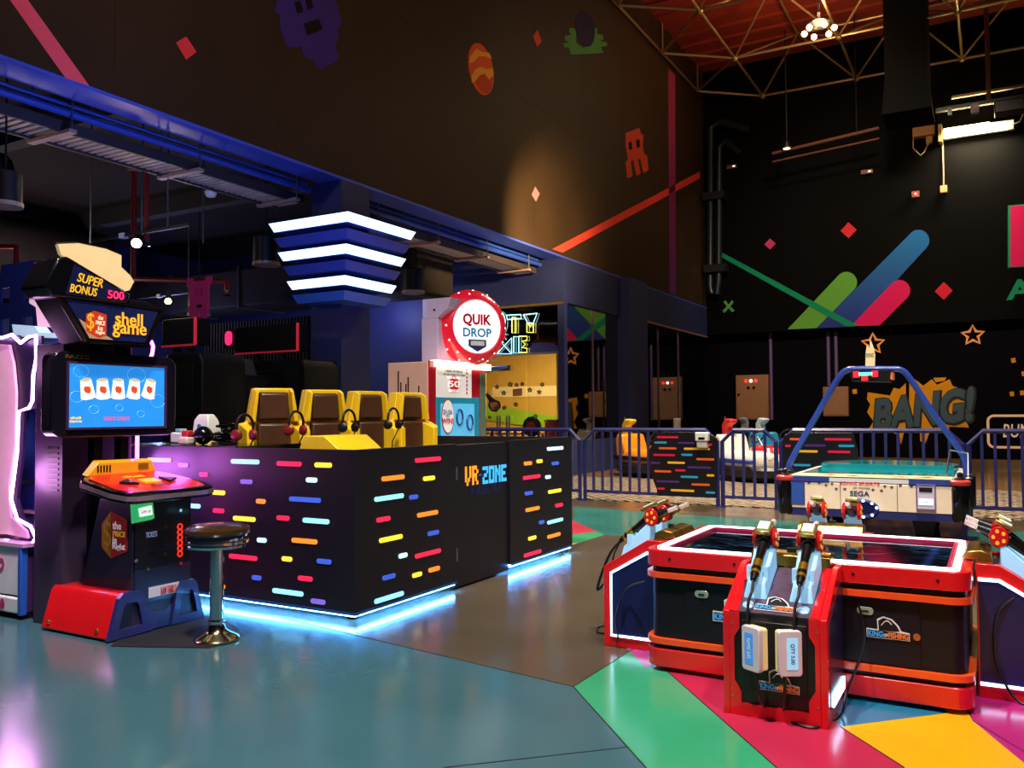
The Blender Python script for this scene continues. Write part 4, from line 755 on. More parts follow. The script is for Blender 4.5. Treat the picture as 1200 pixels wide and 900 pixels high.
# ================================================================ shell game machine (faces +X)
t = thing('prize_game', (-5.15, 3.76, 0), 'tall game machine with shell game marquee, cup screen and red foot pods', 'arcade machine')
DKB = M('#1a1830', .35, coat=.3); PURB = M('#2c2540', .4); REDS = M('#d0141c', .22, coat=.5)
yc = 3.76
def podprof(o, i, top=.285): return [(o, .015), (o + (i - o) * .05, .05), (o + (i - o) * .24, top - .03), (o + (i - o) * .34, top), (o + (i - o) * .74, top), (o + (i - o) * .84, top - .04), (i, .02)]
for o_, i_ in ((3.395, 3.70), (4.125, 3.86)):
    pr2 = podprof(o_, i_)
    pod = part('foot_pod', MB().prism([(-5.5, y, z) for y, z in pr2], (.68, 0, 0)), REDS, t, bev=.012)
    sh_ = lambda f, x: [(x, (o_ + i_) / 2 + (y - (o_ + i_) / 2) * f, .13 + (z - .13) * f) for y, z in pr2]
    mb = MB(); n = len(pr2); O = [V(p) for p in sh_(1.03, -4.82)]; I = [V(p) for p in sh_(.58, -4.82)]; d = V((.035, 0, 0)); a = len(mb.v)
    for q in range(n):
        w = (q + 1) % n; mb.prism([O[q], O[w], I[w], I[q]], d)
    part('end_frame', mb, M('#2a2a68', .35, coat=.3), pod); part('end_recess', MB().prism([V(p) + V((-.0, 0, 0)) for p in sh_(.57, -4.82)], (.008, 0, 0)), BLACK, pod)
    if o_ < 3.6:
        for x in (-5.42, -4.92): part('screw', MB().lathe([(.014, 0), (.012, .008)], (x, o_ + .012, .06), 10, (0, -1, .25)), GOLD, pod)
part('kick_panel', MB().prism([(-4.83, y, z) for y, z in ((3.69, .015), (3.86, .015), (3.865, .15), (3.83, .125), (3.78, .118), (3.73, .125), (3.685, .15))], (.03, 0, 0)), M('#2a2a60', .35, coat=.3), t, bev=.004)
# cabinet with slanted back
yl, yr = 3.57, 4.03
part('cabinet_body', MB().prism([(-4.81, yl, .05), (-5.42, yl, .05), (-5.3, yl, .35), (-5.14, yl, .86), (-4.81, yl, .87)], (0, yr - yl, 0)), PURB, t, bev=.006)
df = part('coin_door', box(-4.81, -4.8, yl + .015, yr - .012, .42, .86), M('#0c0b12', .3, coat=.3), t)
part('lower_panel', box(-4.81, -4.8, yl + .015, yr - .012, .2, .415), DKB, t)
txt_px('RAW THRILLS', 188, 688, 206, 693, 'x', -4.795, M('#c02a38', .4), t, .003, .01, lift=.004)
a, b = PX(174, 698, -4.8), PX(209.5, 683, -4.8); part('maker_plate', box(-4.8, -4.796, a.y, b.y, PX(192, 697, -4.8).z, PX(192, 685, -4.8).z), M('#d8d0d8', .4), t)
# price logo on the side
lg = [(118, 615), (130, 598), (149, 609), (150, 645), (131, 654), (119, 640)]
LP_ = lambda pts, m_, l: part('logo', MB().prism([PY(x, y, yl) + V((0, -l, 0)) for x, y in pts], (0, -.003, 0)), m_, t)
LP_([(131, 599), (149.5, 609), (149.5, 646), (131, 654.5)], M('#e8382a', .35), .001); LP_([(120, 614), (131, 599), (131, 654.5), (120, 641)], M('#f09a1c', .35), .002)
for b_, x0, y0, x1, y1, c_ in (('the', 132, 611, 142, 621, '#ffffff'), ('PRICE', 132.5, 622, 147, 630, '#ffd040'), ('is', 132, 629, 137, 637, '#ffffff'), ('Right', 132, 636, 146.5, 647, '#ffffff')): txt_px(b_, x0, y0, x1, y1, 'y', yl - .005, M(c_, .4, emit=.15), t, .002, .02, lift=0)
txt_px('$', 122, 609, 130, 645, 'y', yl - .007, M('#ffd040', .4), t, .002, 0)
# door details
q0 = PX(164, 600, -4.8)
cr = part('card_reader', MB().loft([[(-4.8, q0.y - .065, q0.z - .07), (-4.8, q0.y + .085, q0.z - .06), (-4.8, q0.y + .07, q0.z + .07), (-4.8, q0.y - .075, q0.z + .06)], [(-4.75, q0.y - .055, q0.z - .05), (-4.75, q0.y + .075, q0.z - .045), (-4.75, q0.y + .06, q0.z + .06), (-4.75, q0.y - .065, q0.z + .05)]]), M('#3ac878', .3, emit=.35, ecol='#4ae88a'), t, bev=.006)
part('reader_screen', MB().prism([(-4.749, q0.y - .04, q0.z - .025), (-4.749, q0.y + .055, q0.z - .02), (-4.749, q0.y + .045, q0.z + .04), (-4.749, q0.y - .05, q0.z + .03)], (.003, 0, 0)), M('#e8f4e8', .4, emit=.9), cr); part('reader_text', text('GAME 3.00', (-4.745, q0.y + .003, q0.z + .005), YA, ZA, .07, .02, .001), M('#3a6a4a', .4), cr)
for x, y in ((211, 598), (194, 617), (193, 649), (173, 667), (211, 660), (159, 657)): part('lock', MB().lathe([(.014, 0), (.012, .008)], PX(x, y, -4.8), 10, (1, 0, 0)), CHROME, df)
txt_px('TICKETS', 171, 624, 184, 628.5, 'x', -4.797, M('#a8b4e0', .4, emit=.2), df, .002)
for i in range(6): part('button_lamp', MB().tube([PX(211, 617 + i * 6.4, -4.796) + V((0, .018 * math.cos(u), .018 * math.sin(u))) for u in [k_ * math.pi / 6 for k_ in range(12)]], .004, 6, True), M('#ff2a1a', .4, emit=1.6), df)
for z in (.52, .66): part('door_seam', box(-4.8, -4.797, yl + .05, yr - .14, z, z + .004), M('#2a2a38', .4), df)
# control deck
DZ = lambda x: .93 + (-4.7 - x) * .17
pts = [(-4.69, 3.44), (-4.67, 3.5), (-4.67, 4.04), (-4.69, 4.11), (-4.8, 4.14), (-5.12, 4.1), (-5.2, 4.04), (-5.2, 3.5), (-5.12, 3.42), (-4.8, 3.40)]
dk = part('control_deck', MB().prism([(x, y, DZ(x) - .075) for x, y in pts], (0, 0, .07)), BLKG, t, bev=.008)
part('deck_band', MB().prism([(x + (x + 4.95) * .02, y + (y - yc) * .012, DZ(x) - .055) for x, y in pts], (0, 0, .028)), M('#d8b8c8', .2, .8), dk)
part('deck_top', MB().prism([(-4.95 + (x + 4.95) * .88, yc + (y - yc) * .88, DZ(x) - .005) for x, y in pts], (0, 0, .006)), M('#d81a1c', .25, coat=.4, emit=.12), dk)
sl = V((-1, 0, .17)).normalized()
def deckp(x, y, l=.004): return V((x, y, DZ(x) + l))
part('deck_lettering', text('shell', deckp(-5.06, yc), YA, sl, .16, .05, .002, .02), M('#ffb82a', .4, emit=.2), dk); part('deck_lettering', text('SELECT', deckp(-4.79, yc), YA, sl, .13, .03, .002, .02), M('#2a0a08', .4), dk)
for y in (yc - .16, yc + .16): s = -1 if y < yc else 1; part('arrow_button', MB().prism([deckp(-4.9, y + s * .06), deckp(-4.84, y - s * .04), deckp(-4.96, y - s * .04)], (0, 0, .014)), BLACK, dk)
part('select_button', MB().prism([deckp(-4.85, yc - .06), deckp(-4.85, yc + .06), deckp(-4.94, yc + .06), deckp(-4.94, yc - .06)], (0, 0, .012)), M('#f0a82a', .3, emit=.3), dk)
ys = part('speaker_console', MB().prism([(-5.17, y, z) for y, z in ((3.5, 1.005), (4.03, 1.005), (3.99, 1.09), (3.58, 1.095))], (-.06, 0, .015)), M('#f0a41c', .3, coat=.3, emit=.1), t, bev=.006)
for i in range(5): part('vent_slot', box(-5.17, -5.166, 3.57 + i * .022, 3.58 + i * .022, 1.03, 1.075), BLACK, ys)
for i in range(4): part('vent_slot', box(-5.17, -5.166, 3.88, 3.96, 1.035 + i * .011, 1.041 + i * .011), M('#8a5a18', .5), ys)
# tower, posts, screen
part('tower', box(-5.75, -5.43, 3.5, 4.02, 0, 1.9), M('#3a2c44', .5), t, bev=.01)
for i in range(9): part('vent_slot', box(-5.6, -5.48, 3.496, 3.5, .9 + i * .035, .915 + i * .035), BLACK, t)
for y in (3.66, 3.86): part('post', box(-5.36, -5.29, y - .03, y + .03, .4, 1.95), M('#15141c', .25, .5), t)
sx = -5.2; cy_, cz_ = 3.74, 1.545
fr = part('screen_housing', MB().rrect((sx - .13, cy_, cz_), YA, ZA, .92, .545, .06, (.11, 0, 0)), M('#241c2c', .3, coat=.3), t, bev=.006)
part('screen_bezel', MB().rrect((sx - .02, cy_, cz_), YA, ZA, .94, .56, .075, (.025, 0, 0)), M('#17131f', .18, coat=.5), t, bev=.008)
sc = part('screen', box(sx + .005, sx + .008, cy_ - .36, cy_ + .365, cz_ - .215, cz_ + .2), M('#1c7ad0', .25, emit=.75, ecol='#2a8ae0', var=.35, scale=7), t)
part('bezel_lip', MB().frame((sx + .005, cy_ + .0025, cz_ - .0075), YA, ZA, .76, .445, .015, (.012, 0, 0)), M('#5a3a6a', .3, .4), t)
CUP = M('#f2ead8', .5, emit=.75, ecol='#f2ead8'); X0 = sx + .008
for i, (px, tl) in enumerate(((102, 10), (120.5, 4), (138.5, 0), (157, -6), (175, -13))):
    q = PX(px, 456, X0); up = (ZA * math.cos(R(tl)) - YA * math.sin(R(tl)) * -1).normalized(); up = (ZA * math.cos(R(tl)) + YA * math.sin(R(-tl))).normalized(); rt = YA * math.cos(R(tl)) - ZA * math.sin(R(-tl)); 
    P4 = lambda x, z, l=0: q + rt * (x * .86) + up * (z * .7) + V((l, 0, 0))
    part('cup_image', MB().prism([P4(-.062, -.085), P4(-.03, -.1), P4(.03, -.1), P4(.062, -.085), P4(.045, .09), P4(-.045, .09)], (.002, 0, 0)), CUP, sc)
    part('cup_image', MB().prism([P4(.045 * math.cos(u), .09 + .016 * math.sin(u), .002) for u in [k_ * math.pi / 8 for k_ in range(16)]], (.001, 0, 0)), M('#c8bca0', .5, emit=.5), sc)
    part('cup_image', MB().prism([P4(x, z, .002) for x, z in ((-.03, .0), (-.02, .03), (.025, .02), (.03, -.02), (.015, -.045), (-.02, -.03))], (.001, 0, 0)), M('#d84a2a', .5, emit=.5), sc)
txt_px('INSERT CREDIT', 122, 488.5, 152, 492.5, 'x', X0, M('#e83a6a', .4, emit=.7), sc, .001, .01); txt_px('shell\ngame', 81, 488, 96, 496, 'x', X0, M('#ffd83a', .4, emit=.6), sc, .001, .02)
for i, (px, py, r_) in enumerate(((95, 435, .09), (160, 440, .12), (185, 470, .1), (110, 480, .06), (140, 478, .05), (165, 485, .05), (90, 465, .08))):
    q = PX(px, py, X0); part('screen_pattern', MB().tube([q + V((-.001, r_ * .6 * math.cos(u), r_ * .45 * math.sin(u))) for u in [k_ * math.pi / 10 for k_ in range(20)]], .003, 4, True), M('#5ab0f0', .4, emit=.6), sc)
part('bezel_badge', text('RAZZO', (sx + .006, cy_ - .3, cz_ + .245), YA, ZA, .17, .025, .002, .01), M('#7a5a2a', .4), t)
# marquee
mx = -5.1
mq = part('marquee', MB().prism([(mx - .28, y, z) for y, z in ((3.36, 2.2), (3.25, 2.16), (3.44, 1.88), (3.9, 1.885), (4.03, 2.15), (3.9, 2.2))], (.26, 0, 0)), M('#17131c', .25, coat=.4), t, bev=.01)
for p0, p1 in (((3.25, 2.165), (3.44, 1.885)), ((3.44, 1.885), (3.9, 1.89)), ((3.9, 1.89), (4.03, 2.15)), ((4.03, 2.15), (3.26, 2.175))): part('marquee_edge', MB().cyl((mx - .02, *p0), (mx - .02, *p1), .014, n=8), BLKG, mq)
part('marquee_face', MB().prism([(mx - .02, y, z) for y, z in ((3.3, 2.15), (3.47, 1.905), (3.885, 1.91), (3.99, 2.135))], (.006, 0, 0)), M('#1a2250', .3, emit=.12), mq)
part('face_flash', MB().prism([(mx - .013, y, z) for y, z in ((3.39, 2.03), (3.465, 1.91), (3.64, 1.91))], (.003, 0, 0)), M('#c8986a', .4, emit=.2), mq)
mt2 = [(mx - .012, 3.5 + dy, 2.015 + dz) for dy, dz in ((-.06, .05), (0, .075), (.085, .06), (.085, -.075), (.03, -.1), (-.06, -.06))]
part('logo', MB().prism(mt2, (.003, 0, 0)), M('#c83a1c', .4, emit=.35), mq)
for b_, dz in (('the', .035), ('PRICE', .0), ('is', -.035), ('Right', -.065)): part('lettering', text(b_, (mx - .008, 3.54, 2.015 + dz), YA, ZA, .065 if len(b_) > 3 else .035, .028, .002, .01), M('#ffe0c0', .4, emit=.6), mq)
part('lettering', text('$', (mx - .008, 3.47, 2.015), YA, ZA, .05, .12, .002), M('#ffb02a', .4, emit=.4), mq)
part('lettering', text('shell', (mx - .01, 3.755, 2.06), YA, ZA, .21, .085, .003, .012), M('#ffb02a', .4, emit=.9, ecol='#ff9a1c'), mq); part('lettering', text('game', (mx - .01, 3.76, 1.975), YA, ZA, .26, .09, .003, .012), M('#ffb02a', .4, emit=.9, ecol='#ff9a1c'), mq)
bo = part('bonus_box', MB().prism([(mx - .26, y, z) for y, z in ((3.2, 2.15), (3.15, 2.21), (3.235, 2.4), (3.3, 2.42), (3.76, 2.235), (3.74, 2.165))], (.26, 0, 0)), M('#0c0b10', .2, coat=.5), t, bev=.015)
part('bonus_face', MB().prism([(mx, y, z) for y, z in ((3.29, 2.175), (3.345, 2.375), (3.73, 2.225), (3.715, 2.175))], (.004, 0, 0)), M('#181c44', .3, emit=.1), bo)
part('bonus_lettering', text('SUPER', (mx + .006, 3.455, 2.285), (0, 1, -.12), (0, .12, 1), .18, .06, .003, .01, .2), M('#f0b02a', .4, emit=.6), bo); part('bonus_lettering', text('BONUS', (mx + .006, 3.41, 2.215), (0, 1, -.05), (0, .05, 1), .19, .055, .003, .01, .2), M('#f0b02a', .4, emit=.6), bo)
part('bonus_lettering', text('500', (mx + .008, 3.64, 2.21), YA, ZA, .12, .055, .003, .01), M('#ff2a5a', .4, emit=1.4), bo)
tp = part('topper', MB().prism([(mx - .1, y, z) for y, z in ((3.28, 2.5), (3.30, 2.44), (3.37, 2.395), (3.76, 2.255), (3.80, 2.27), (3.835, 2.335), (3.80, 2.375), (3.735, 2.42), (3.735, 2.5), (3.62, 2.525), (3.42, 2.53))], (.03, 0, 0)), M('#f2cf96', .4, emit=.35), t)
part('topper_trim', MB().tube([(mx - .09, y, z) for y, z in ((3.275, 2.505), (3.42, 2.535), (3.62, 2.53), (3.74, 2.505), (3.74, 2.42), (3.81, 2.375), (3.84, 2.33), (3.81, 2.265))], .008, 6), BLACK, t)
hd = part('side_bracket', MB().prism([PY(x, y, 3.62) for x, y in ((35, 345), (42, 338), (58, 350), (66, 378), (64, 384), (44, 382), (42, 360), (34, 355))], (0, .03, 0)), M('#f0c8d8', .4, emit=.25), t)
NP = M('#ffb0f0', .4, emit=9, ecol='#ff4ad8')
part('neon_tube', MB().cyl((-5.45, 4.08, .55), (-5.45, 4.08, 1.27), .013, n=8), NP, t); part('neon_tube', MB().tube([(-5.45, 4.17, 1.8), (-5.45, 4.2, 1.86), (-5.45, 4.21, 1.92), (-5.45, 4.19, 1.96)], .013, 8), NP, t)
lamp('neon_glow', 'POINT', (-5.85, 4.3, 1.0), 28, (.8, .2, 1), .22)
lamp('neon_glow', 'POINT', (-5.3, 4.28, 1.05), 4, (.8, .2, 1), .15)
# ---- stool
q = PZ(251, 752, 0); sx_, sy_ = -4.25, 3.76
t = thing('bar_stool', (sx_, sy_, 0), 'chrome pedestal bar stool with padded black seat on the rubber mat', 'stool')
part('seat', MB().lathe([(.19, .665), (.2, .68), (.196, .7), (.165, .718), (.08, .726), (.005, .728)], (sx_, sy_, 0), 40), M('#3a2614', .22, coat=.5), t, smooth=True)
part('seat_band', MB().lathe([(.172, .585), (.188, .587), (.19, .602), (.18, .605), (.19, .61), (.19, .626), (.18, .63), (.19, .635), (.19, .65), (.185, .668), (.17, .668)], (sx_, sy_, 0), 40), CHROME, t, smooth=True)
part('column', MB().lathe([(.042, .03), (.042, .59)], (sx_, sy_, 0), 24), CHROME, t, smooth=True); part('collar', MB().lathe([(.05, .115), (.053, .125), (.05, .135)], (sx_, sy_, 0), 24), CHROME, t, smooth=True)
part('base', MB().lathe([(.135, .009), (.137, .018), (.125, .03), (.08, .05), (.055, .075), (.048, .105)], (sx_, sy_, 0), 36), M('#c8b088', .15, 1), t, smooth=True)
mp = [PZ(x, y) for x, y in ((130, 758), (160, 759), (245, 760), (278, 752), (282, 742), (262, 725), (235, 722), (150, 738))]
mt = single('rubber_mat', MB().prism([(p.x, p.y, .0013) for p in mp], (0, 0, .006)), M('#17151a', .6, bump=.3, scale=14), 'ribbed black rubber mat under the bar stool', 'mat')
# ================================================================ pink neon machine at the frame edge
px_ = -5.87
t = thing('neon_prize_machine', (-6.4, 3.8, 0), 'blue and white prize machine with pink neon outlined figure panel', 'arcade machine')
part('base_cabinet', box(-7.3, px_, 3.52, 4.15, .04, .5), M('#4a2a5a', .4), t, bev=.01)
part('front_panel', box(-7.2, px_ - .03, 3.495, 3.52, .16, .5), M('#e8e6ea', .35), t, bev=.01); part('front_panel', box(-7.2, px_ - .02, 3.485, 3.52, .04, .15), M('#dfe2e6', .35), t, bev=.012); part('corner_trim', box(px_ - .03, px_ + .01, 3.48, 3.53, .03, .5), M('#2a5ab8', .35), t, bev=.008)
part('base_shelf', box(-7.3, px_ + .03, 3.48, 4.18, .5, .525), M('#c8a0c0', .35), t); part('base_foot', box(-7.2, px_, 3.55, 4.1, 0, .04), BLACK, t)
part('emblem', text('P', (-6.13, 3.494, .33), XA, ZA, .1, .16, .004, .0, .2), M('#d83a78', .4), t)
part('emblem', MB().prism([(-6.08 + x, 3.484, .09 + z) for x, z in ((-.03, 0), (-.015, -.03), (.015, -.03), (.03, 0), (.02, .03), (0, .045), (-.02, .03))], (0, -.003, 0)), M('#c0306a', .4), t)
for y0, z0, w, h in ((3.66, .2, .12, .09), (3.66, .07, .14, .085)):
    st = part('rating_sticker', box(px_, px_ + .003, y0, y0 + w, z0, z0 + h), M('#e8e4e0', .4), t); part('sticker_print', box(px_ + .003, px_ + .005, y0 + .015, y0 + w - .015, z0 + .02, z0 + h - .03), M('#3a2a2c', .4), st)
part('back_cabinet', box(-7.3, px_ + .02, 3.86, 4.3, .525, 1.97), M('#2f3f9a', .4, coat=.2), t, bev=.01); part('side_panel', box(px_ + .02, px_ + .035, 3.9, 4.2, 1.05, 1.6), M('#28509c', .35), t, bev=.004); part('side_panel', box(px_ + .02, px_ + .03, 3.88, 4.28, .53, .95), M('#2a62b8', .35), t, bev=.004)
part('mid_shelf', box(-6.9, px_ + .05, 3.8, 4.35, .68, .7), M('#d8a8b8', .35), t); part('pink_post', box(px_ - .06, px_ - .03, 3.8, 3.85, .7, 1.4), M('#f0a8e0', .4, emit=.5), t)
part('top_sign', MB().prism([PY(x, y, 3.85) for x, y in ((14, 380), (40, 382), (46, 390), (66, 390), (66, 396), (16, 394))], (0, .1, 0)), M('#b8dcf0', .4, emit=.3), t)
out = [(-30, 392), (2, 396), (14, 392), (24, 402), (33, 395), (42, 393), (42.5, 420), (39, 440), (38, 470), (34, 478), (22, 482), (20, 530), (13, 585), (20, 608), (36, 617), (42, 630), (36, 640), (20, 640), (8, 633), (-30, 640)]
ol = [PY(x, y, 3.56) for x, y in out]
part('figure_panel', MB().prism([PY(x, y, 3.575) for x, y in ((-20, 402), (10, 404), (15, 425), (18, 460), (17, 520), (10, 570), (12, 606), (30, 622), (32, 631), (8, 626), (-20, 626))], (0, .02, 0)), M('#f0bcd0', .4, emit=.1), t); part('backing_panel', MB().prism(ol, (0, .012, 0)) if False else MB().prism([p + V((0, .04, 0)) for p in ol], (0, .02, 0)), M('#1c1430', .4), t)
part('neon_tube', MB().tube(ol, .011, 8), M('#fff0ff', .4, emit=9, ecol='#f4a8ff'), t, smooth=True)
part('panel_bracket', box(-6.3, -6.26, 3.6, 3.87, .9, .94), BLACK, t); part('panel_bracket', box(-6.3, -6.26, 3.6, 3.87, 1.7, 1.74), BLACK, t)
lamp('neon_glow', 'POINT', (-5.75, 3.4, 1.0), 10, (1, .4, 1), .15); lamp('neon_glow', 'POINT', (-5.9, 3.35, 1.75), 3, (1, .4, 1), .15)
# ================================================================ fishing table
FX0, FX1, FY0, FY1 = -1.70, -.11, 4.46, 5.60
fx, fy, fw, fd = (FX0 + FX1) / 2, (FY0 + FY1) / 2, FX1 - FX0, FY1 - FY0
t = thing('fishing_table', (fx, fy, 0), 'large red rimmed fishing game table with dark glass playfield and orange rails', 'game table')
FRED = M('#d8141c', .25, coat=.4); ORA = M('#f0501c', .3, coat=.3); BODY = M('#121018', .4, var=.2, spec=.3); LEDW = M('#f4f6ff', .4, emit=3.2, ecol='#e4ecff')
def ring(w, d, rad, z): return [V((p.x, p.y, z)) for p in rr((fx, fy, 0), XA, YA, w, d, rad, 6)]
def hollow(w, d, rad, t_, z0, z1, rad2=None):
    rad2 = rad2 if rad2 is not None else max(rad - t_, .01)
    O0, O1, I0, I1 = ring(w, d, rad, z0), ring(w, d, rad, z1), ring(w - 2 * t_, d - 2 * t_, rad2, z0), ring(w - 2 * t_, d - 2 * t_, rad2, z1)
    mb = MB(); n = len(O0); mb.v = O0 + O1 + I1 + I0
    for k_ in range(4):
        for j in range(n): q = (j + 1) % n; a, b = k_ * n, ((k_ + 1) % 4) * n; mb.f.append((a + j, a + q, b + q, b + j))
    return mb
part('base_skirt', MB().prism(ring(fw, fd, .09, .025), (0, 0, .1)), FRED, t, bev=.008); part('base_foot', MB().prism(ring(fw - .2, fd - .2, .05, 0), (0, 0, .025)), BLACK, t)
part('cabinet_body', MB().prism(ring(fw - .05, fd - .05, .07, .125), (0, 0, .43)), BODY, t, bev=.004)
part('rail', hollow(fw + .01, fd + .01, .1, .035, .15, .18), ORA, t, smooth=True); part('rail', hollow(fw + .01, fd + .01, .1, .035, .505, .535), ORA, t, smooth=True)
part('rim', hollow(fw, fd, .09, .095, .565, .655), FRED, t, bev=.006)
part('rim_light', hollow(fw - .1, fd - .1, .05, .032, .655, .662), LEDW, t)
part('inner_wall', hollow(fw - .185, fd - .185, .02, .015, .62, .657), M('#a81c48', .3, emit=.1), t)
def play_mat():
    mt = bpy.data.materials.new('playfield_screen'); mt.use_nodes = True; nt = mt.node_tree; b = nt.nodes['Principled BSDF']
    b.inputs['Base Color'].default_value = lin('#06080e'); b.inputs['Roughness'].default_value = .06
    tc = nt.nodes.new('ShaderNodeTexCoord'); mp = nt.nodes.new('ShaderNodeMapping'); mp.inputs['Scale'].default_value = (2.2, 6, 1)
    nz = nt.nodes.new('ShaderNodeTexNoise'); nz.inputs['Scale'].default_value = 2.4; nz.inputs['Detail'].default_value = 6; nz.inputs['Distortion'].default_value = 1.2
    cr_ = nt.nodes.new('ShaderNodeValToRGB'); e = cr_.color_ramp.elements; e[0].position = .5; e[0].color = (0, 0, 0, 1); e[1].position = .75; e[1].color = lin('#1c6a9a')
    x = cr_.color_ramp.elements.new(.63); x.color = lin('#0c1c2c'); x = cr_.color_ramp.elements.new(.7); x.color = lin('#1c4a3c')
    nt.links.new(tc.outputs['Object'], mp.inputs[0]); nt.links.new(mp.outputs[0], nz.inputs['Vector']); nt.links.new(nz.outputs['Fac'], cr_.inputs[0]); nt.links.new(cr_.outputs[0], b.inputs['Emission Color']); b.inputs['Emission Strength'].default_value = 2.5
    return mt
part('playfield', MB().prism(ring(fw - .19, fd - .19, .02, .56), (0, 0, .08)), play_mat(), t)
def fishlogo(o, r, u, w, parent):
    """marlin emblem above KING OF FISHING plate"""
    o, r, u = V(o), V(r).normalized(), V(u).normalized(); n = r.cross(u); s = w / 2
    q = lambda x, y, l: o + r * (x * s) + u * (y * s) + n * l
    part('logo', MB().prism([q(x, y, .001) for x, y in ((-1, -.35), (1, -.35), (1, .04), (.62, .1), (.5, .36), (.2, .66), (-.2, .76), (-.5, .6), (-.48, .08), (-1, .1))], n * .0015), M('#e6e2de', .4), parent)
    part('logo', MB().prism([q(x, y, .0026) for x, y in ((-.42, .04), (-.44, .52), (-.2, .69), (.16, .6), (.42, .34), (.55, .1), (.3, .06))], n * .0012), M('#0c0c10', .4), parent)
    part('logo', MB().prism([q(x, y, .0026) for x, y in ((-.97, -.31), (.97, -.31), (.97, -.01), (-.97, .04))], n * .0008), M('#101420', .4), parent)
    part('logo', MB().tube([q(-.3 + .06 * i, .3 + .25 * math.sin(i * .35), .004) for i in range(9)], .02 * s, 4), M('#e6e2de', .4), parent)
    part('logo_lettering', text('KING', q(-.58, -.14, .0036), r, u, .7 * s, .28 * s, .0012, .03), M('#3aa4e8', .4, emit=.15), parent); part('logo_lettering', text('OF', q(-.1, -.17, .0036), r, u, .2 * s, .16 * s, .0012, .02), M('#e8e4e0', .4), parent); part('logo_lettering', text('FISHING', q(.48, -.15, .0036), r, u, .92 * s, .28 * s, .0012, .03), M('#f0742a', .4, emit=.15), parent)
YF = FY0 + .024
for x0, x1 in ((-1.47, -1.16), (-.67, -.33)):
    pn = part('access_panel', box(x0, x1, YF - .006, YF, .185, .495), BODY, t, bev=.002)
    a = V((x0 + .09 if x0 < -1 else x0 + .1, YF - .006, .435)); part('door_latch', MB().rrect(a, XA, ZA, .075, .038, .018, (0, -.006, 0)), M('#b8c8b8', .3, .6), pn, bev=.002); part('latch_slot', box(a.x - .016, a.x + .016, YF - .015, YF - .012, .43, .438), BLACK, pn)
fishlogo((-1.2, YF - .009, .345), XA, ZA, .24, t); fishlogo((-.47, YF - .009, .345), XA, ZA, .19, t)
part('lock', MB().lathe([(.018, 0), (.016, .008)], (-.345, YF - .006, .335), 14, (0, -1, 0)), GOLD, t)
for x in (-1.55, -1.2, -.62, -.25): part('rim_bolt', MB().lathe([(.008, 0), (.007, .004)], (x, FY0, .61), 8, (0, -1, 0)), BLACK, t)
# ---- control stations (local: front = -Y)
st = thing('fishing_station', (0, 0, 0), 'x', 'game station', 'fishing stations')
prof = [(0, .03), (0, .47), (.33, .635), (.45, .635), (.45, .03)]
part('station_body', MB().prism([(-.2, y, z) for y, z in prof], (.4, 0, 0)), M('#0e0c10', .35, coat=.2), st)
for s in (-1, 1):
    ck = part('side_cheek', MB().prism([(s * .2, y, z) for y, z in [(-.012, 0), (-.012, .475), (.33, .65), (.45, .65), (.45, 0)]], (s * .032, 0, 0)), FRED, st, bev=.004)
    part('side_recess', MB().prism([(s * .232, y, z) for y, z in ((.05, .07), (.05, .44), (.33, .575), (.44, .575), (.44, .07))], (s * .002, 0, 0)), M('#141a4a', .3), ck)
    pth = [(s * .236, y, z) for y, z in ((.44, .07), (.05, .07), (.05, .44), (.33, .575), (.44, .575))]
    part('side_light', MB().tube(pth, .009, 6), M('#dff0ff', .4, emit=4.5, ecol='#a8d8ff'), ck)
    part('front_trim', MB().prism([(s * x, -.012, z) for x, z in ((.2, .06), (.2, .475), (.155, .475), (.155, .40), (.18, .36), (.18, .16), (.15, .11), (.15, .06))], (0, .011, 0)), FRED, st)
    part('slope_trim', MB().prism([(s * x, -.004 + y, .476 + y * .5) for x, y in ((.2, 0), (.2, .335), (.165, .335), (.165, .25), (.18, .2), (.165, .1), (.16, 0))], (0, -.003, .006)), FRED, st)
part('front_kick', box(-.2, .2, -.012, .0, 0, .06), FRED, st); part('front_hatch', box(-.145, .145, -.006, -.0005, .12, .44), M('#100d10', .4), st, bev=.003)
SLP = V((0, 1, .5)).normalized(); SN = V((0, -.5, 1)).normalized()
def slp(x, d, l=0): return V((x, 0, .47)) + SLP * d + SN * l
part('slope_plate', MB().prism([slp(-.195, .004, .001), slp(.195, .004, .001), slp(.195, .365, .001), slp(-.195, .365, .001)], SN * .004), M('#6a5468', .3, .5, var=.3, scale=30), st)
part('back_bar', MB().prism([(-.19, y, z) for y, z in ((.36, .636), (.37, .69), (.42, .71), (.5, .7), (.53, .664), (.45, .664), (.45, .636))], (.38, 0, 0)), M('#b08a3c', .25, .9), st, bev=.004); part('back_bar_badge', box(-.02, .02, .4, .43, .7, .722), BLACK, st)
fishlogo(slp(0, .06, .005), XA, SLP, .19, st)
for s in (-1, 1): part('button', MB().lathe([(.026, 0), (.026, .008), (.018, .012), (.016, .008), (.003, .009)], slp(s * .125, .05, .005), 18, SN), M('#a8d0e8', .25, .4, emit=.25), st, smooth=True)
HOLD = M('#9cd0f0', .35, emit=.3, ecol='#8cc8f8')
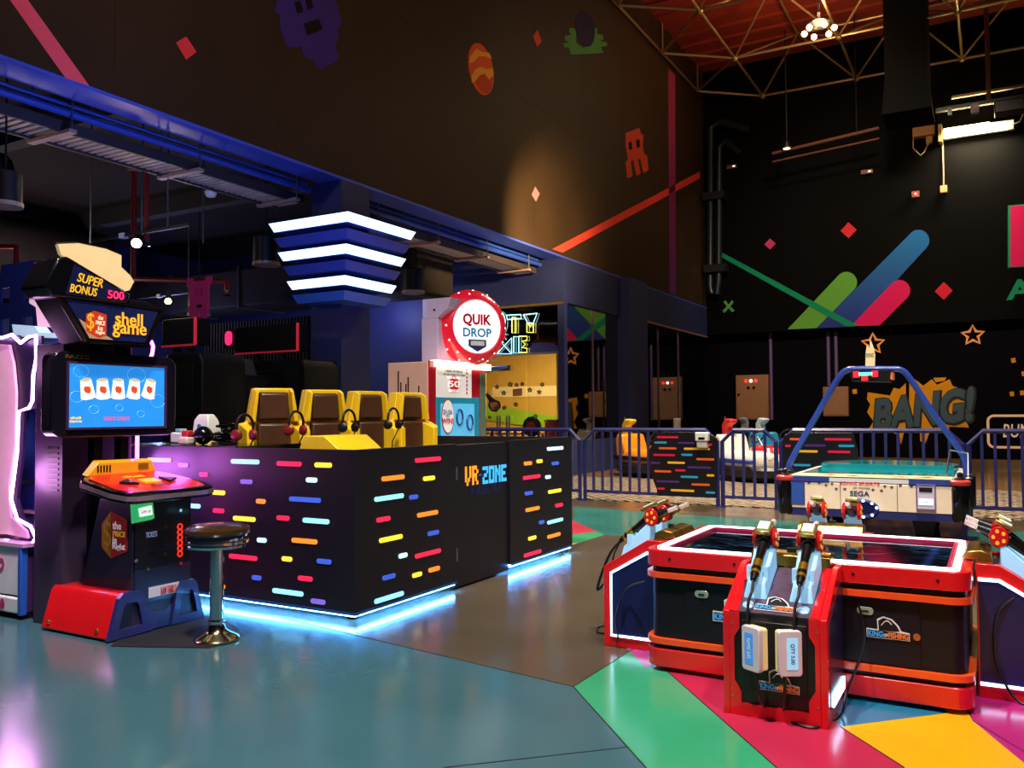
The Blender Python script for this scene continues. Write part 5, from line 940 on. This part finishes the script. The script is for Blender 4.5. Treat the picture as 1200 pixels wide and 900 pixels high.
for s in (-.105, .105):
    c0 = slp(s, .1, .005); c1 = slp(s, .36, .005)
    hold = part('rod_holder', MB().loft([[c0 + V((-.055, 0, 0)), c0 + V((.055, 0, 0)), c1 + V((.055, 0, 0)), c1 + V((-.055, 0, 0))], [c0 + V((-.04, .02, .07)), c0 + V((.04, .02, .07)), c1 + V((.05, 0, .12)), c1 + V((-.05, 0, .12))]]), HOLD, st, bev=.006)
    for r_ in (-1, 1): part('holder_hook', box(s + r_ * .04 - .01, s + r_ * .04 + .01, .14, .18, .60, .665), HOLD, hold)
    a = V((s, .06, .615)); b = V((s, .27, .755)); c = V((s, .44, .815))
    rod = part('rod_handle', MB().tube([a, a + (b - a) * .25, a + (b - a) * .6, b], [.015, .024, .02, .026], 12), M('#1a1412', .25, .4), st, smooth=True)
    part('grip_band', MB().tube([a + (b - a) * .15, a + (b - a) * .5], [.023, .0235], 12), M('#c8962a', .25, .8), rod, smooth=True)
    part('rod_body', MB().tube([b, b + (c - b) * .5, c], [.036, .034, .02], 12), M('#141218', .3), rod, smooth=True)
    part('rod_tip', MB().tube([c, c + (c - b) * .4], .014, 10), M('#e8d8d0', .3, .3), rod)
    for r_ in (-1, 1):
        rc = V((s + r_ * .034, .325, .775)); part('reel', MB().lathe([(.05, 0), (.054, .01), (.048, .02), (.012, .022)], rc, 22, (r_, 0, 0)), M('#c81a1c', .25, coat=.5), rod, smooth=True)
        for k_ in range(5): an = k_ * 1.2566; part('reel_hole', MB().lathe([(.011, 0), (.009, .003)], rc + V((r_ * .021, .03 * math.cos(an), .03 * math.sin(an))), 8, (r_, 0, 0)), M('#f0a83a', .3, emit=.3), rod)
    sc_ = V((s, .3, .83)); part('rod_display', MB().prism([sc_ + V((x, y, z)) for x, y, z in ((-.038, -.055, -.03), (.038, -.055, -.03), (.038, .045, .012), (-.038, .045, .012))], (0, -.008, .018)), M('#c8a860', .25, .8), rod, bev=.004); part('rod_screen', MB().prism([sc_ + V((x, y - .01, z + .02)) for x, y, z in ((-.026, -.035, -.02), (.026, -.035, -.02), (.026, .03, .007), (-.026, .03, .007))], (0, -.001, .003)), M('#cfe8d8', .3, emit=.5), rod)
    part('rod_cable', MB().tube([a, a + V((0, -.03, -.05)), slp(s - .01, .03, .05), V((s - .01, -.03, .42)), V((s * .7 - .01, -.07, .3)), V((s * .6, -.08, .2)), V((s * .5, -.06, .1)), V((s * .4, -.02, .06))], .007, 6), BLACK, rod, smooth=True)
for s, ang in ((-.06, -30), (.06, 30)):
    ca, sa = math.cos(R(ang)), math.sin(R(ang)); r = V((ca, sa, 0)); n = V((sa, -ca, 0)); o = V((s, -.03, .33))
    rd = part('card_reader', MB().rrect(o + n * .03, r, ZA, .105, .2, .016, n * .028), M('#ddd0dc', .35), st, bev=.004)
    part('reader_back', MB().rrect(o, r, ZA, .1, .19, .012, n * .03), M('#e8d090', .35, emit=.2), rd)
    part('reader_screen', MB().rrect(o + n * .0572 + r * (.008 * (1 if s > 0 else -1)), r, ZA, .05, .14, .004, n * .002), M('#3a7ac0' if s < 0 else '#8ac0e0', .3, emit=.6), rd)
    part('reader_text', text('GAME 5.00' if s < 0 else 'QTY 5.00', o + n * .0594 + r * (.008 * (1 if s > 0 else -1)), -ZA, r, .09, .02, .001, .01), M('#dff0ff' if s < 0 else '#1c2430', .4), rd)
fishlogo((.02, -.0075, .165), XA, ZA, .18, st); part('lock', MB().lathe([(.016, 0), (.014, .008)], (.1, -.006, .235), 14, (0, -1, 0)), M('#8ac87a', .3, .6), st)
for x in (-.19, .19):
    for z in (.09, .42): part('trim_bolt', MB().lathe([(.005, 0), (.004, .003)], (x, -.012, z), 8, (0, -1, 0)), GOLD, st)
for i, (loc, rz, lb) in enumerate((((-.9, 4.005, 0), 0, 'red rod station standing in front of the fishing table with two card readers'), ((-2.075, 5.03, 0), -90, 'red rod station at the counter side of the fishing table, seen edge on'), ((.27, 5.03, 0), 90, 'red rod station at the frame edge side of the fishing table'), ((-.9, 6.06, 0), 180, 'rod station behind the fishing table, facing the air hockey table'))):
    o = st if i == 0 else dup(st, (0, 0, 0)); o.location = loc; o.rotation_euler = (0, 0, R(rz)); o['label'] = lb; ORG[o.name] = V(loc); o.scale = (1, .82 if i in (1, 2) else 1, 1)
ck0 = [c_ for c_ in st.children if c_.name.startswith('side_cheek')][1]
for c_ in list(ck0.children):
    if c_.name.startswith('side_light'): bpy.data.objects.remove(c_)
ORG[ck0.name] = V((0, 0, 0)); part('side_light', MB().rrect((.236, .24, .1), YA, ZA, .34, .06, .02, (.006, 0, 0)), M('#dff0ff', .4, emit=4.5, ecol='#a8d8ff'), ck0); ORG[ck0.name] = V((-.9, 4.005, 0))
# loose floor cables
def cable(pts, label): single('floor_cable', MB().tube([PZ(x, y) + V((0, 0, .009)) if len(p_) == 2 else V(p_) for p_ in pts for x, y in [p_[:2]]], .007, 6), BLACK, label, 'cable', smooth=True)
def spl(pts, n=6):
    P = [V(p) for p in pts]; o = []
    for i in range(len(P) - 1):
        p0, p1, p2, p3 = P[max(i - 1, 0)], P[i], P[i + 1], P[min(i + 2, len(P) - 1)]
        for k_ in range(n):
            u = k_ / n; o.append(.5 * ((2 * p1) + (p2 - p0) * u + (2 * p0 - 5 * p1 + 4 * p2 - p3) * u * u + (3 * p1 - p0 - 3 * p2 + p3) * u ** 3))
    return o + [P[-1]]
zz = lambda x, y: PZ(x, y) + V((0, 0, .009))
single('floor_cable', MB().tube(spl([(-.60, 4.475, .47), (-.57, 4.42, .3), PY(993, 810, 4.2), zz(985, 840), zz(955, 855), zz(920, 845), zz(912, 838)]), .006, 6), BLACK, 'black cable looping over the floor beside the front rod station', 'cable', smooth=True)
single('floor_cable', MB().tube(spl([(-2.02, 5.2, .66), (-2.2, 5.2, .5), PY(700, 690, 5.2) + V((0, 0, .0)), PY(712, 681, 5.2), (-2.13, 5.15, .33)]), .009, 6), BLACK, 'thick black cable hanging off the counter side rod station', 'cable', smooth=True)
single('floor_cable', MB().tube(spl([(-1.74, 4.6, .45), PY(735, 690, 4.75), PY(722, 722, 4.75), (-1.98, 4.76, .05), zz(712, 745), zz(700, 742), zz(705, 735), zz(735, 740)]), .006, 6), BLACK, 'thin cable curling on the floor under the counter side station', 'cable', smooth=True)
single('floor_cable', MB().tube(spl([(.06, 4.80, .5), PY(1168, 720, 4.78), PY(1166, 770, 4.78), PY(1180, 805, 4.78), zz(1196, 826), zz(1215, 830)]), .007, 6), BLACK, 'black cable dropping from the frame edge station to the floor', 'cable', smooth=True)
# ================================================================ air hockey
AY, AL, AR_ = 9.6, -2.0, -.33
ac = (AL + AR_) / 2
t = thing('air_hockey_table', (ac, 10.8, 0), 'white and blue air hockey table with overhead arch and teal playfield', 'air hockey')
CRM = M('#e6d3b8', .35); BLU = M('#2a3c8c', .35, coat=.3)
far = 12.25
outl = lambda g, z: [(AL + g, AY + g, z), (AR_ - g, AY + g, z)] + [(ac + (AR_ - ac - g) * math.cos(u) ** .6 if math.cos(u) > 0 else ac - (AR_ - ac - g) * abs(math.cos(u)) ** .6, 11.4 + (far - g - 11.4) * math.sin(u), z) for u in [R(10 + 10 * i) for i in range(17)]]
part('table_body', MB().loft([outl(.1, .3), outl(.0, .37), outl(0, .66)]), BLU, t)
wp = part('front_panel', box(AL + .04, AR_ - .04, AY - .02, AY - .001, .37, .65), CRM, t, bev=.006)
for x in (AL + .56, AR_ - .56): part('panel_seam', box(x - .003, x + .003, AY - .0215, AY - .02, .37, .65), BLACK, wp)
part('lower_band', box(AL + .02, AR_ - .02, AY - .015, AY - .001, .29, .365), M('#23265c', .35), t)
part('table_rim', MB().loft([outl(-.02, .66), outl(-.02, .70)]), M('#cfd0d8', .3), t); part('playfield', MB().loft([outl(.06, .70), outl(.07, .712)]), M('#1c8c94', .1, coat=.5, emit=.12, ecol='#1c9aa8'), t)
part('apron_print', box(AL + .06, AR_ - .06, AY, AY + .42, .712, .716), M('#e8d8a8', .4, var=.3, scale=5), t); part('apron_edge', box(AL, AL + .45, AY - .03, AY + .02, .655, .705), BLU, t); part('apron_edge', box(AR_ - .45, AR_, AY - .03, AY + .02, .655, .705), BLU, t)
for i in range(5): a = AL + .3 + i * .24; part('apron_mark', MB().prism([(a, AY + .1 + .05 * (i % 2), .716), (a + .2, AY + .16, .716), (a + .12, AY + .25, .716)], (0, 0, .002)), M(('#c83a2a', '#2a2a30', '#e89a2a')[i % 3], .4), t)
gd = part('goal_guard', MB().prism([(x, 11.2 + (far - 11.2) * math.sqrt(max(0, 1 - ((x - ac) / (AR_ - ac)) ** 2)) , .712) for x in [AL + .06 + (AR_ - AL - .12) * i / 14 for i in range(15)]] + [(AR_ - .1, 11.2, .712), (AL + .1, 11.2, .712)], (0, 0, .05)), M('#1c8c94', .08, coat=.6, emit=.1, ecol='#1c9aa8'), t)
for x in (AL - .01, AR_ + .01): 
    part('corner_bumper', MB().lathe([(.07, .3), (.085, .34), (.085, .62), (.07, .66)], (x, AY + .02, 0), 18), BLKG, t, smooth=True); part('bumper_cap', MB().lathe([(.09, .66), (.1, .675), (.1, .7), (.08, .715)], (x, AY + .02, 0), 18), M('#d03a3a', .4), t, smooth=True); part('striker', MB().lathe([(.05, .715), (.05, .73), (.025, .74), (.028, .78), (.01, .79)], (x, AY + .02, 0), 16), BLACK, t, smooth=True)
for x in (AL + .25, AR_ - .35):
    for y in (10.1, 11.5): part('leg', MB().loft([[(x - .06, y - .06, 0), (x + .06, y - .06, 0), (x + .06, y + .06, 0), (x - .06, y + .06, 0)], [(x - .13, y - .1, .32), (x + .13, y - .1, .32), (x + .13, y + .1, .32), (x - .13, y + .1, .32)]]), M('#17161c', .4), t)
txt_px('SEGA', 996, 575, 1019, 582, 'y', AY - .022, M('#1c2a5c', .4), wp, .003, .02); txt_px('SONIC SPORTS', 984, 564, 1031, 569, 'y', AY - .022, M('#d03a2a', .4, emit=.15), wp, .003, .02); txt_px('air hockey', 1000, 570, 1020, 574, 'y', AY - .022, M('#3a3a48', .4), wp, .002)
for x, y in ((948, 566), (960, 566), (968, 568.5), (975, 567), (980, 573), (990, 573), (1023, 574), (1033, 575), (1037, 570), (1045, 571), (1055, 569), (1068, 570)):
    q = PY(x, y, AY - .021); part('star_print', MB().prism([q + V((math.sin(i * math.pi / 5) * (.02 if i % 2 == 0 else .009), 0, math.cos(i * math.pi / 5) * (.02 if i % 2 == 0 else .009))) for i in range(10)], (0, -.002, 0)), M('#5a3a3c', .4), wp)
def plate(x0, y0, x1, y1, c_, lip, pt, dep=.02):
    a, b = PY(x0, y1, AY - .02), PY(x1, y0, AY - .02); o = part('slot_plate', box(a.x, b.x, AY - .02 - dep, AY - .0205, a.z, b.z), M(c_, .35, coat=.2), pt, bev=.005); part('slot_frame', MB().frame(((a.x + b.x) / 2, AY - .021 - dep, (a.z + b.z) / 2), XA, ZA, b.x - a.x, b.z - a.z, .012, (0, -.006, 0)), M(lip, .3, .5), o); return a, b, o
plate(923.5, 562, 943, 590, '#2a50a0', '#6a4a9a', wp, .006); a, b, o = plate(1074, 568, 1096.5, 597, '#c8c0d0', '#8a6ab0', wp); part('coin_screen', box(a.x + .025, b.x - .025, AY - .046, AY - .041, a.z + .05, a.z + .11), M('#d8ecff', .3, emit=.8), o); part('coin_slot', box(a.x + .03, b.x - .03, AY - .046, AY - .041, b.z - .075, b.z - .03), BLACK, o); part('coin_text', text('CARD', ((a.x + b.x) / 2, AY - .047, a.z + .08), XA, ZA, .08, .025, .001), M('#4a7ac0', .4), o)
q = PY(1008, 596, AY - .02); el = [q + V((.165 * math.cos(u), 0, .085 * math.sin(u))) for u in [i * math.pi / 16 for i in range(32)]]
o = part('puck_slot', MB().tube(el, .02, 8, True), M('#3a3a7c', .25, .5), wp, smooth=True); part('slot_well', MB().prism(el, (0, -.006, 0)), M('#1c2a5c', .1, .6), o)
for i in range(10): part('slot_led', MB().ball(el[(i * 3 + 1) % 32] + V((0, -.02, 0)), .014, 8), M('#e0f4ff', .4, emit=8, ecol='#9cd0ff'), o)
part('side_box', box(AR_ + .0, AR_ + .14, 10.0, 10.35, .4, .72), BLKG, t, bev=.02); part('side_hose', MB().tube([(AR_ + .07, 10.2, .72), (AR_ + .07, 10.3, .95), (AR_ - .1, 10.35, .98), (AR_ - .14, 10.3, .74)], .012, 6), STEEL, t)
# arch and scoreboard
yA = 10.5; f4 = lambda x, y: PY(x, y, yA)
arch = spl([f4(921, 562), f4(927, 540), f4(955, 490), f4(982, 444), f4(993, 434), f4(1006, 432.5), f4(1043, 432.5), f4(1056, 433.5), f4(1066, 443), f4(1092, 482), f4(1122, 524), f4(1131, 540), f4(1133, 565)], 5)
part('arch_tube', MB().tube(arch, .035, 10), M('#2c46a8', .25, coat=.4), t, smooth=True)
for x in (921, 1133): q = f4(x, 566); part('arch_foot', box(q.x - .08, q.x + .08, yA - .1, yA + .1, .5, .72), BLACK, t, bev=.01)
a, b = f4(1000, 451), f4(1030, 435); sb = part('scoreboard', MB().loft([[(a.x, yA - .12, a.z + .04), (b.x + .12, yA - .12, a.z + .02), (b.x + .12, yA + .12, a.z + .02), (a.x, yA + .12, a.z + .04)], [(a.x - .02, yA - .14, b.z), (b.x + .14, yA - .14, b.z), (b.x + .14, yA + .14, b.z), (a.x - .02, yA + .14, b.z)]]), M('#14181c', .3), t)
part('score_bar', box(a.x + .08, b.x - .05, yA - .15, yA - .138, b.z - .05, b.z - .015), M('#4affa8', .4, emit=2.2), sb)
for x in (a.x + .02, (a.x + b.x) / 2 - .03, b.x - .06): part('score_digit', box(x, x + .065, yA - .15, yA - .125, b.z - .11 + (.04 if x < a.x + .1 or x > b.x - .1 else 0), b.z - .03 + (.03 if x < a.x + .1 or x > b.x - .1 else -.02)), M('#e02030', .4, emit=1.3), sb)
part('score_end', box(b.x + .13, b.x + .15, yA - .12, yA + .12, a.z + .05, b.z - .02), M('#c86a3a', .4, emit=.5), sb)
q = f4(1019, 432); pq = part('top_plaque', MB().prism([f4(x, y) for x, y in ((1014, 433), (1014.5, 413), (1016, 404), (1019, 408), (1019.5, 397), (1024, 408), (1025.5, 416), (1025, 433))], (0, .03, 0)), M('#ecd8a8', .4, emit=.2), t); txt_px('SONIC', 1015, 414, 1024, 418, 'y', yA - .002, M('#2a1c10', .4), pq, .003)
# ================================================================ railing
FYY = 12.6; RAIL = M('#2a2c6c', .35, coat=.3); FZ = 1.14
def rail(x0, x1, label, skip=None):
    X0, X1 = PY(x0, 560, FYY).x, PY(x1, 560, FYY).x; t = thing('railing', ((X0 + X1) / 2, FYY, 0), label, 'railing', 'blue railing sections'); c_ = .17
    part('top_rail', MB().tube([(X0, FYY, 0), (X0, FYY, FZ - c_), (X0 + c_, FYY, FZ), (X1 - c_, FYY, FZ), (X1, FYY, FZ - c_), (X1, FYY, 0)], .032, 4), RAIL, t); part('bottom_rail', box(X0, X1, FYY - .022, FYY + .022, .13, .175), RAIL, t)
    n = max(2, round((X1 - X0) / .155))
    for i in range(1, n):
        x = X0 + (X1 - X0) * i / n; zt = FZ if X0 + c_ < x < X1 - c_ else FZ - c_ + min(x - X0, X1 - x)
        part('baluster', box(x - .018, x + .018, FYY - .018, FYY + .018, .175, zt - .01), RAIL, t)
    for x in (X0, X1): part('foot_plate', box(x - .028, x + .028, FYY - .06, FYY + .06, 0, .015), RAIL, t)
    return t, X0, X1
rail(560, 679.5, 'blue railing section half hidden behind the VR counter'); rail(685.5, 841, 'blue railing section holding the square black dotted panel'); rail(847, 910, 'short blue railing section in front of the white bumper car'); rail(916, 1129, 'long blue railing section behind the air hockey table'); rail(1136, 1300, 'blue railing section running out of the frame beside the neon sign')
def dpanel(poly, rows, label):
    mb = MB().prism([PY(x, y, FYY - .035) for x, y in poly], (0, -.02, 0)); t = single('dotted_panel', mb, M('#120e14', .35, coat=.2), label, 'panel', bev=.004)
    for c_, x0, x1, y in rows:
        a, b = PY(x0, y, FYY - .0555), PY(x1, y, FYY - .0555); part('bar', MB().rrect((a + b) / 2, XA, ZA, b.x - a.x, .032, .016, (0, -.006, 0), 4), SLOTOFF[c_], t)
k6 = lambda c_, x0, x1, y: (c_, 660 + x0 / 4.444, 660 + x1 / 4.444, 470 + y / 4.444)
dpanel([(770, 506.5), (829, 506.5), (841, 514), (841, 581), (772, 578), (762, 553), (761, 528)], [k6('r', 488, 600, 188), k6('c', 475, 540, 216), k6('v', 597, 686, 218), k6('o', 498, 590, 246), k6('y', 628, 764, 249), k6('r', 470, 582, 281), k6('c', 615, 673, 280), k6('o', 694, 787, 303), k6('v', 455, 506, 322), k6('y', 543, 634, 321), k6('v', 646, 770, 346), k6('r', 583, 637, 361), k6('o', 475, 563, 366), k6('c', 612, 703, 395), k6('y', 747, 787, 387), k6('v', 485, 605, 419), k6('o', 669, 764, 435), k6('r', 492, 528, 456), k6('y', 560, 683, 466), k6('c', 742, 792, 477), k6('r', 745, 775, 227)], 'black panel of coloured dashes fixed to the railing by the bumper cars')
k5 = lambda c_, x0, x1, y: (c_, 880 + x0 / 4.286, 880 + x1 / 4.286, 390 + y / 4.286)
dpanel([(918, 512), (926, 507), (1000, 507), (1006, 530), (1004, 590), (918, 585)], [k5('r', 370, 505, 535), k5('o', 195, 258, 534), k5('r', 172, 200, 568), k5('v', 270, 375, 566), k5('c', 440, 520, 568), k5('y', 212, 336, 595), k5('r', 385, 500, 598), ('c', 930, 950, 545), ('o', 960, 985, 552), ('v', 935, 960, 562), ('y', 965, 990, 570)], 'black panel of coloured dashes behind the air hockey table')
a, b = PY(817, 523, FYY - .06), PY(832, 506.5, FYY - .06); t = thing('dispenser', a, 'white wall dispenser hooked on the black dotted panel', 'dispenser'); part('dispenser_body', box(a.x, b.x, FYY - .17, FYY - .062, a.z + .08, b.z), WHITE, t, bev=.015); part('tray', box(a.x + .02, b.x - .02, FYY - .15, FYY - .062, a.z - .02, a.z + .08), M('#c8b8b0', .4), t, bev=.008); part('nozzle', box(a.x + .05, b.x - .05, FYY - .17, FYY - .16, a.z + .1, a.z + .14), M('#9a8a84', .4), t)
# ================================================================ bumper cars
def car(loc, rz, c1, c2, c3, label):
    t = thing('bumper_car', (0, 0, 0), label, 'bumper car', 'bumper cars')
    el = lambda a, b, z, cx=0: [(cx + a * math.cos(u), b * math.sin(u), z) for u in [i * math.pi / 14 for i in range(28)]]
    part('bumper', MB().loft([el(.9, .58, .07), el(.97, .64, .1), el(.98, .65, .24), el(.92, .6, .3)]), BLACK, t, smooth=True)
    part('body', MB().loft([el(.86, .54, .28), el(.88, .56, .42), el(.74, .5, .56, .04), el(.5, .4, .62, .2)]), M(c1, .2, coat=.5), t, smooth=True)
    part('nose', MB().loft([el(.4, .34, .58, .38), el(.34, .3, .68, .36), el(.15, .2, .72, .28)]), M(c2, .2, coat=.5), t, smooth=True)
    for s in (-1, 1): part('side_flash', MB().loft([[(-.7, s * .5, .36), (.6, s * .54, .36), (.6, s * .54, .44), (-.7, s * .5, .46)], [(-.7, s * .56, .36), (.6, s * .585, .36), (.5, s * .585, .42), (-.7, s * .56, .46)]]), M(c3, .3), t)
    part('backrest', MB().prism([(x, -.36, z) for x, z in ((-.82, .4), (-.5, .4), (-.58, .7), (-.66, .9), (-.78, .94), (-.86, .8))], (0, .72, 0)), M(c1, .25, coat=.4), t, bev=.04); part('tail_fin', MB().prism([(x, -.09, z) for x, z in ((-.9, .8), (-.74, .9), (-.76, 1.1), (-.62, 1.17), (-.6, 1.24), (-.82, 1.26), (-.94, 1.12))], (0, .18, 0)), M(c2, .3), t, bev=.03)
    part('seat', box(-.55, -.05, -.3, .3, .42, .56), BLACK, t, bev=.04); part('steering_column', MB().cyl((.3, 0, .6), (.08, 0, .88), .03, n=8), STEEL, t); part('steering_wheel', MB().tube([V((.08, 0, .88)) + V((.1 * math.sin(u), .16 * math.cos(u), .12 * math.sin(u))) for u in [i * math.pi / 8 for i in range(16)]], .018, 6, True), BLACK, t, smooth=True)
    part('headlamp', MB().ball((.72, .25, .52), .07, 10), M('#f4e8c8', .3, emit=.5), t, smooth=True); part('headlamp', MB().ball((.72, -.25, .52), .07, 10), M('#f4e8c8', .3, emit=.5), t, smooth=True)
    part('tail_pole', MB().tube([(-.9, 0, .3), (-.92, 0, 1.3)], .018, 8), STEEL, t); part('wheel_skirt', MB().prism(el(.6, .4, .02), (0, 0, .06)), BLACK, t)
    t.location = loc; t.rotation_euler = (0, 0, R(rz)); ORG[t.name] = V(loc)
g = .014
q = PZ(752, 560); car((-6.55, 17.9, g), -25, '#e08a1c', '#e8c83a', '#1a1a1a', 'orange and yellow bumper car behind the first railing bars')
car((-4.3, 17.7, g), -35, '#e4ded6', '#c82a2c', '#2a4aa0', 'white bumper car with red nose behind the short railing')
car((-4.2, 20.0, g), -40, '#2a8cb8', '#d8e4ea', '#e8e0d0', 'light blue bumper car further back behind the short railing')
car((-6.9, 20.6, g), -70, '#d8c8a8', '#e8e0d0', '#c83a2a', 'cream bumper car seen over the railing')
car((-6.2, 23.0, g), -100, '#1c5a8a', '#d8e8f0', '#e8e0d0', 'dark blue bumper car far back near the side glass')
q = PY(796, 440, 22); single('pole', MB().cyl((q.x, 22, .014), (q.x, 22, q.z), .03, n=8), M('#c8b090', .3, .7), 'thin metal contact pole rising above the railing', 'pole', smooth=True)
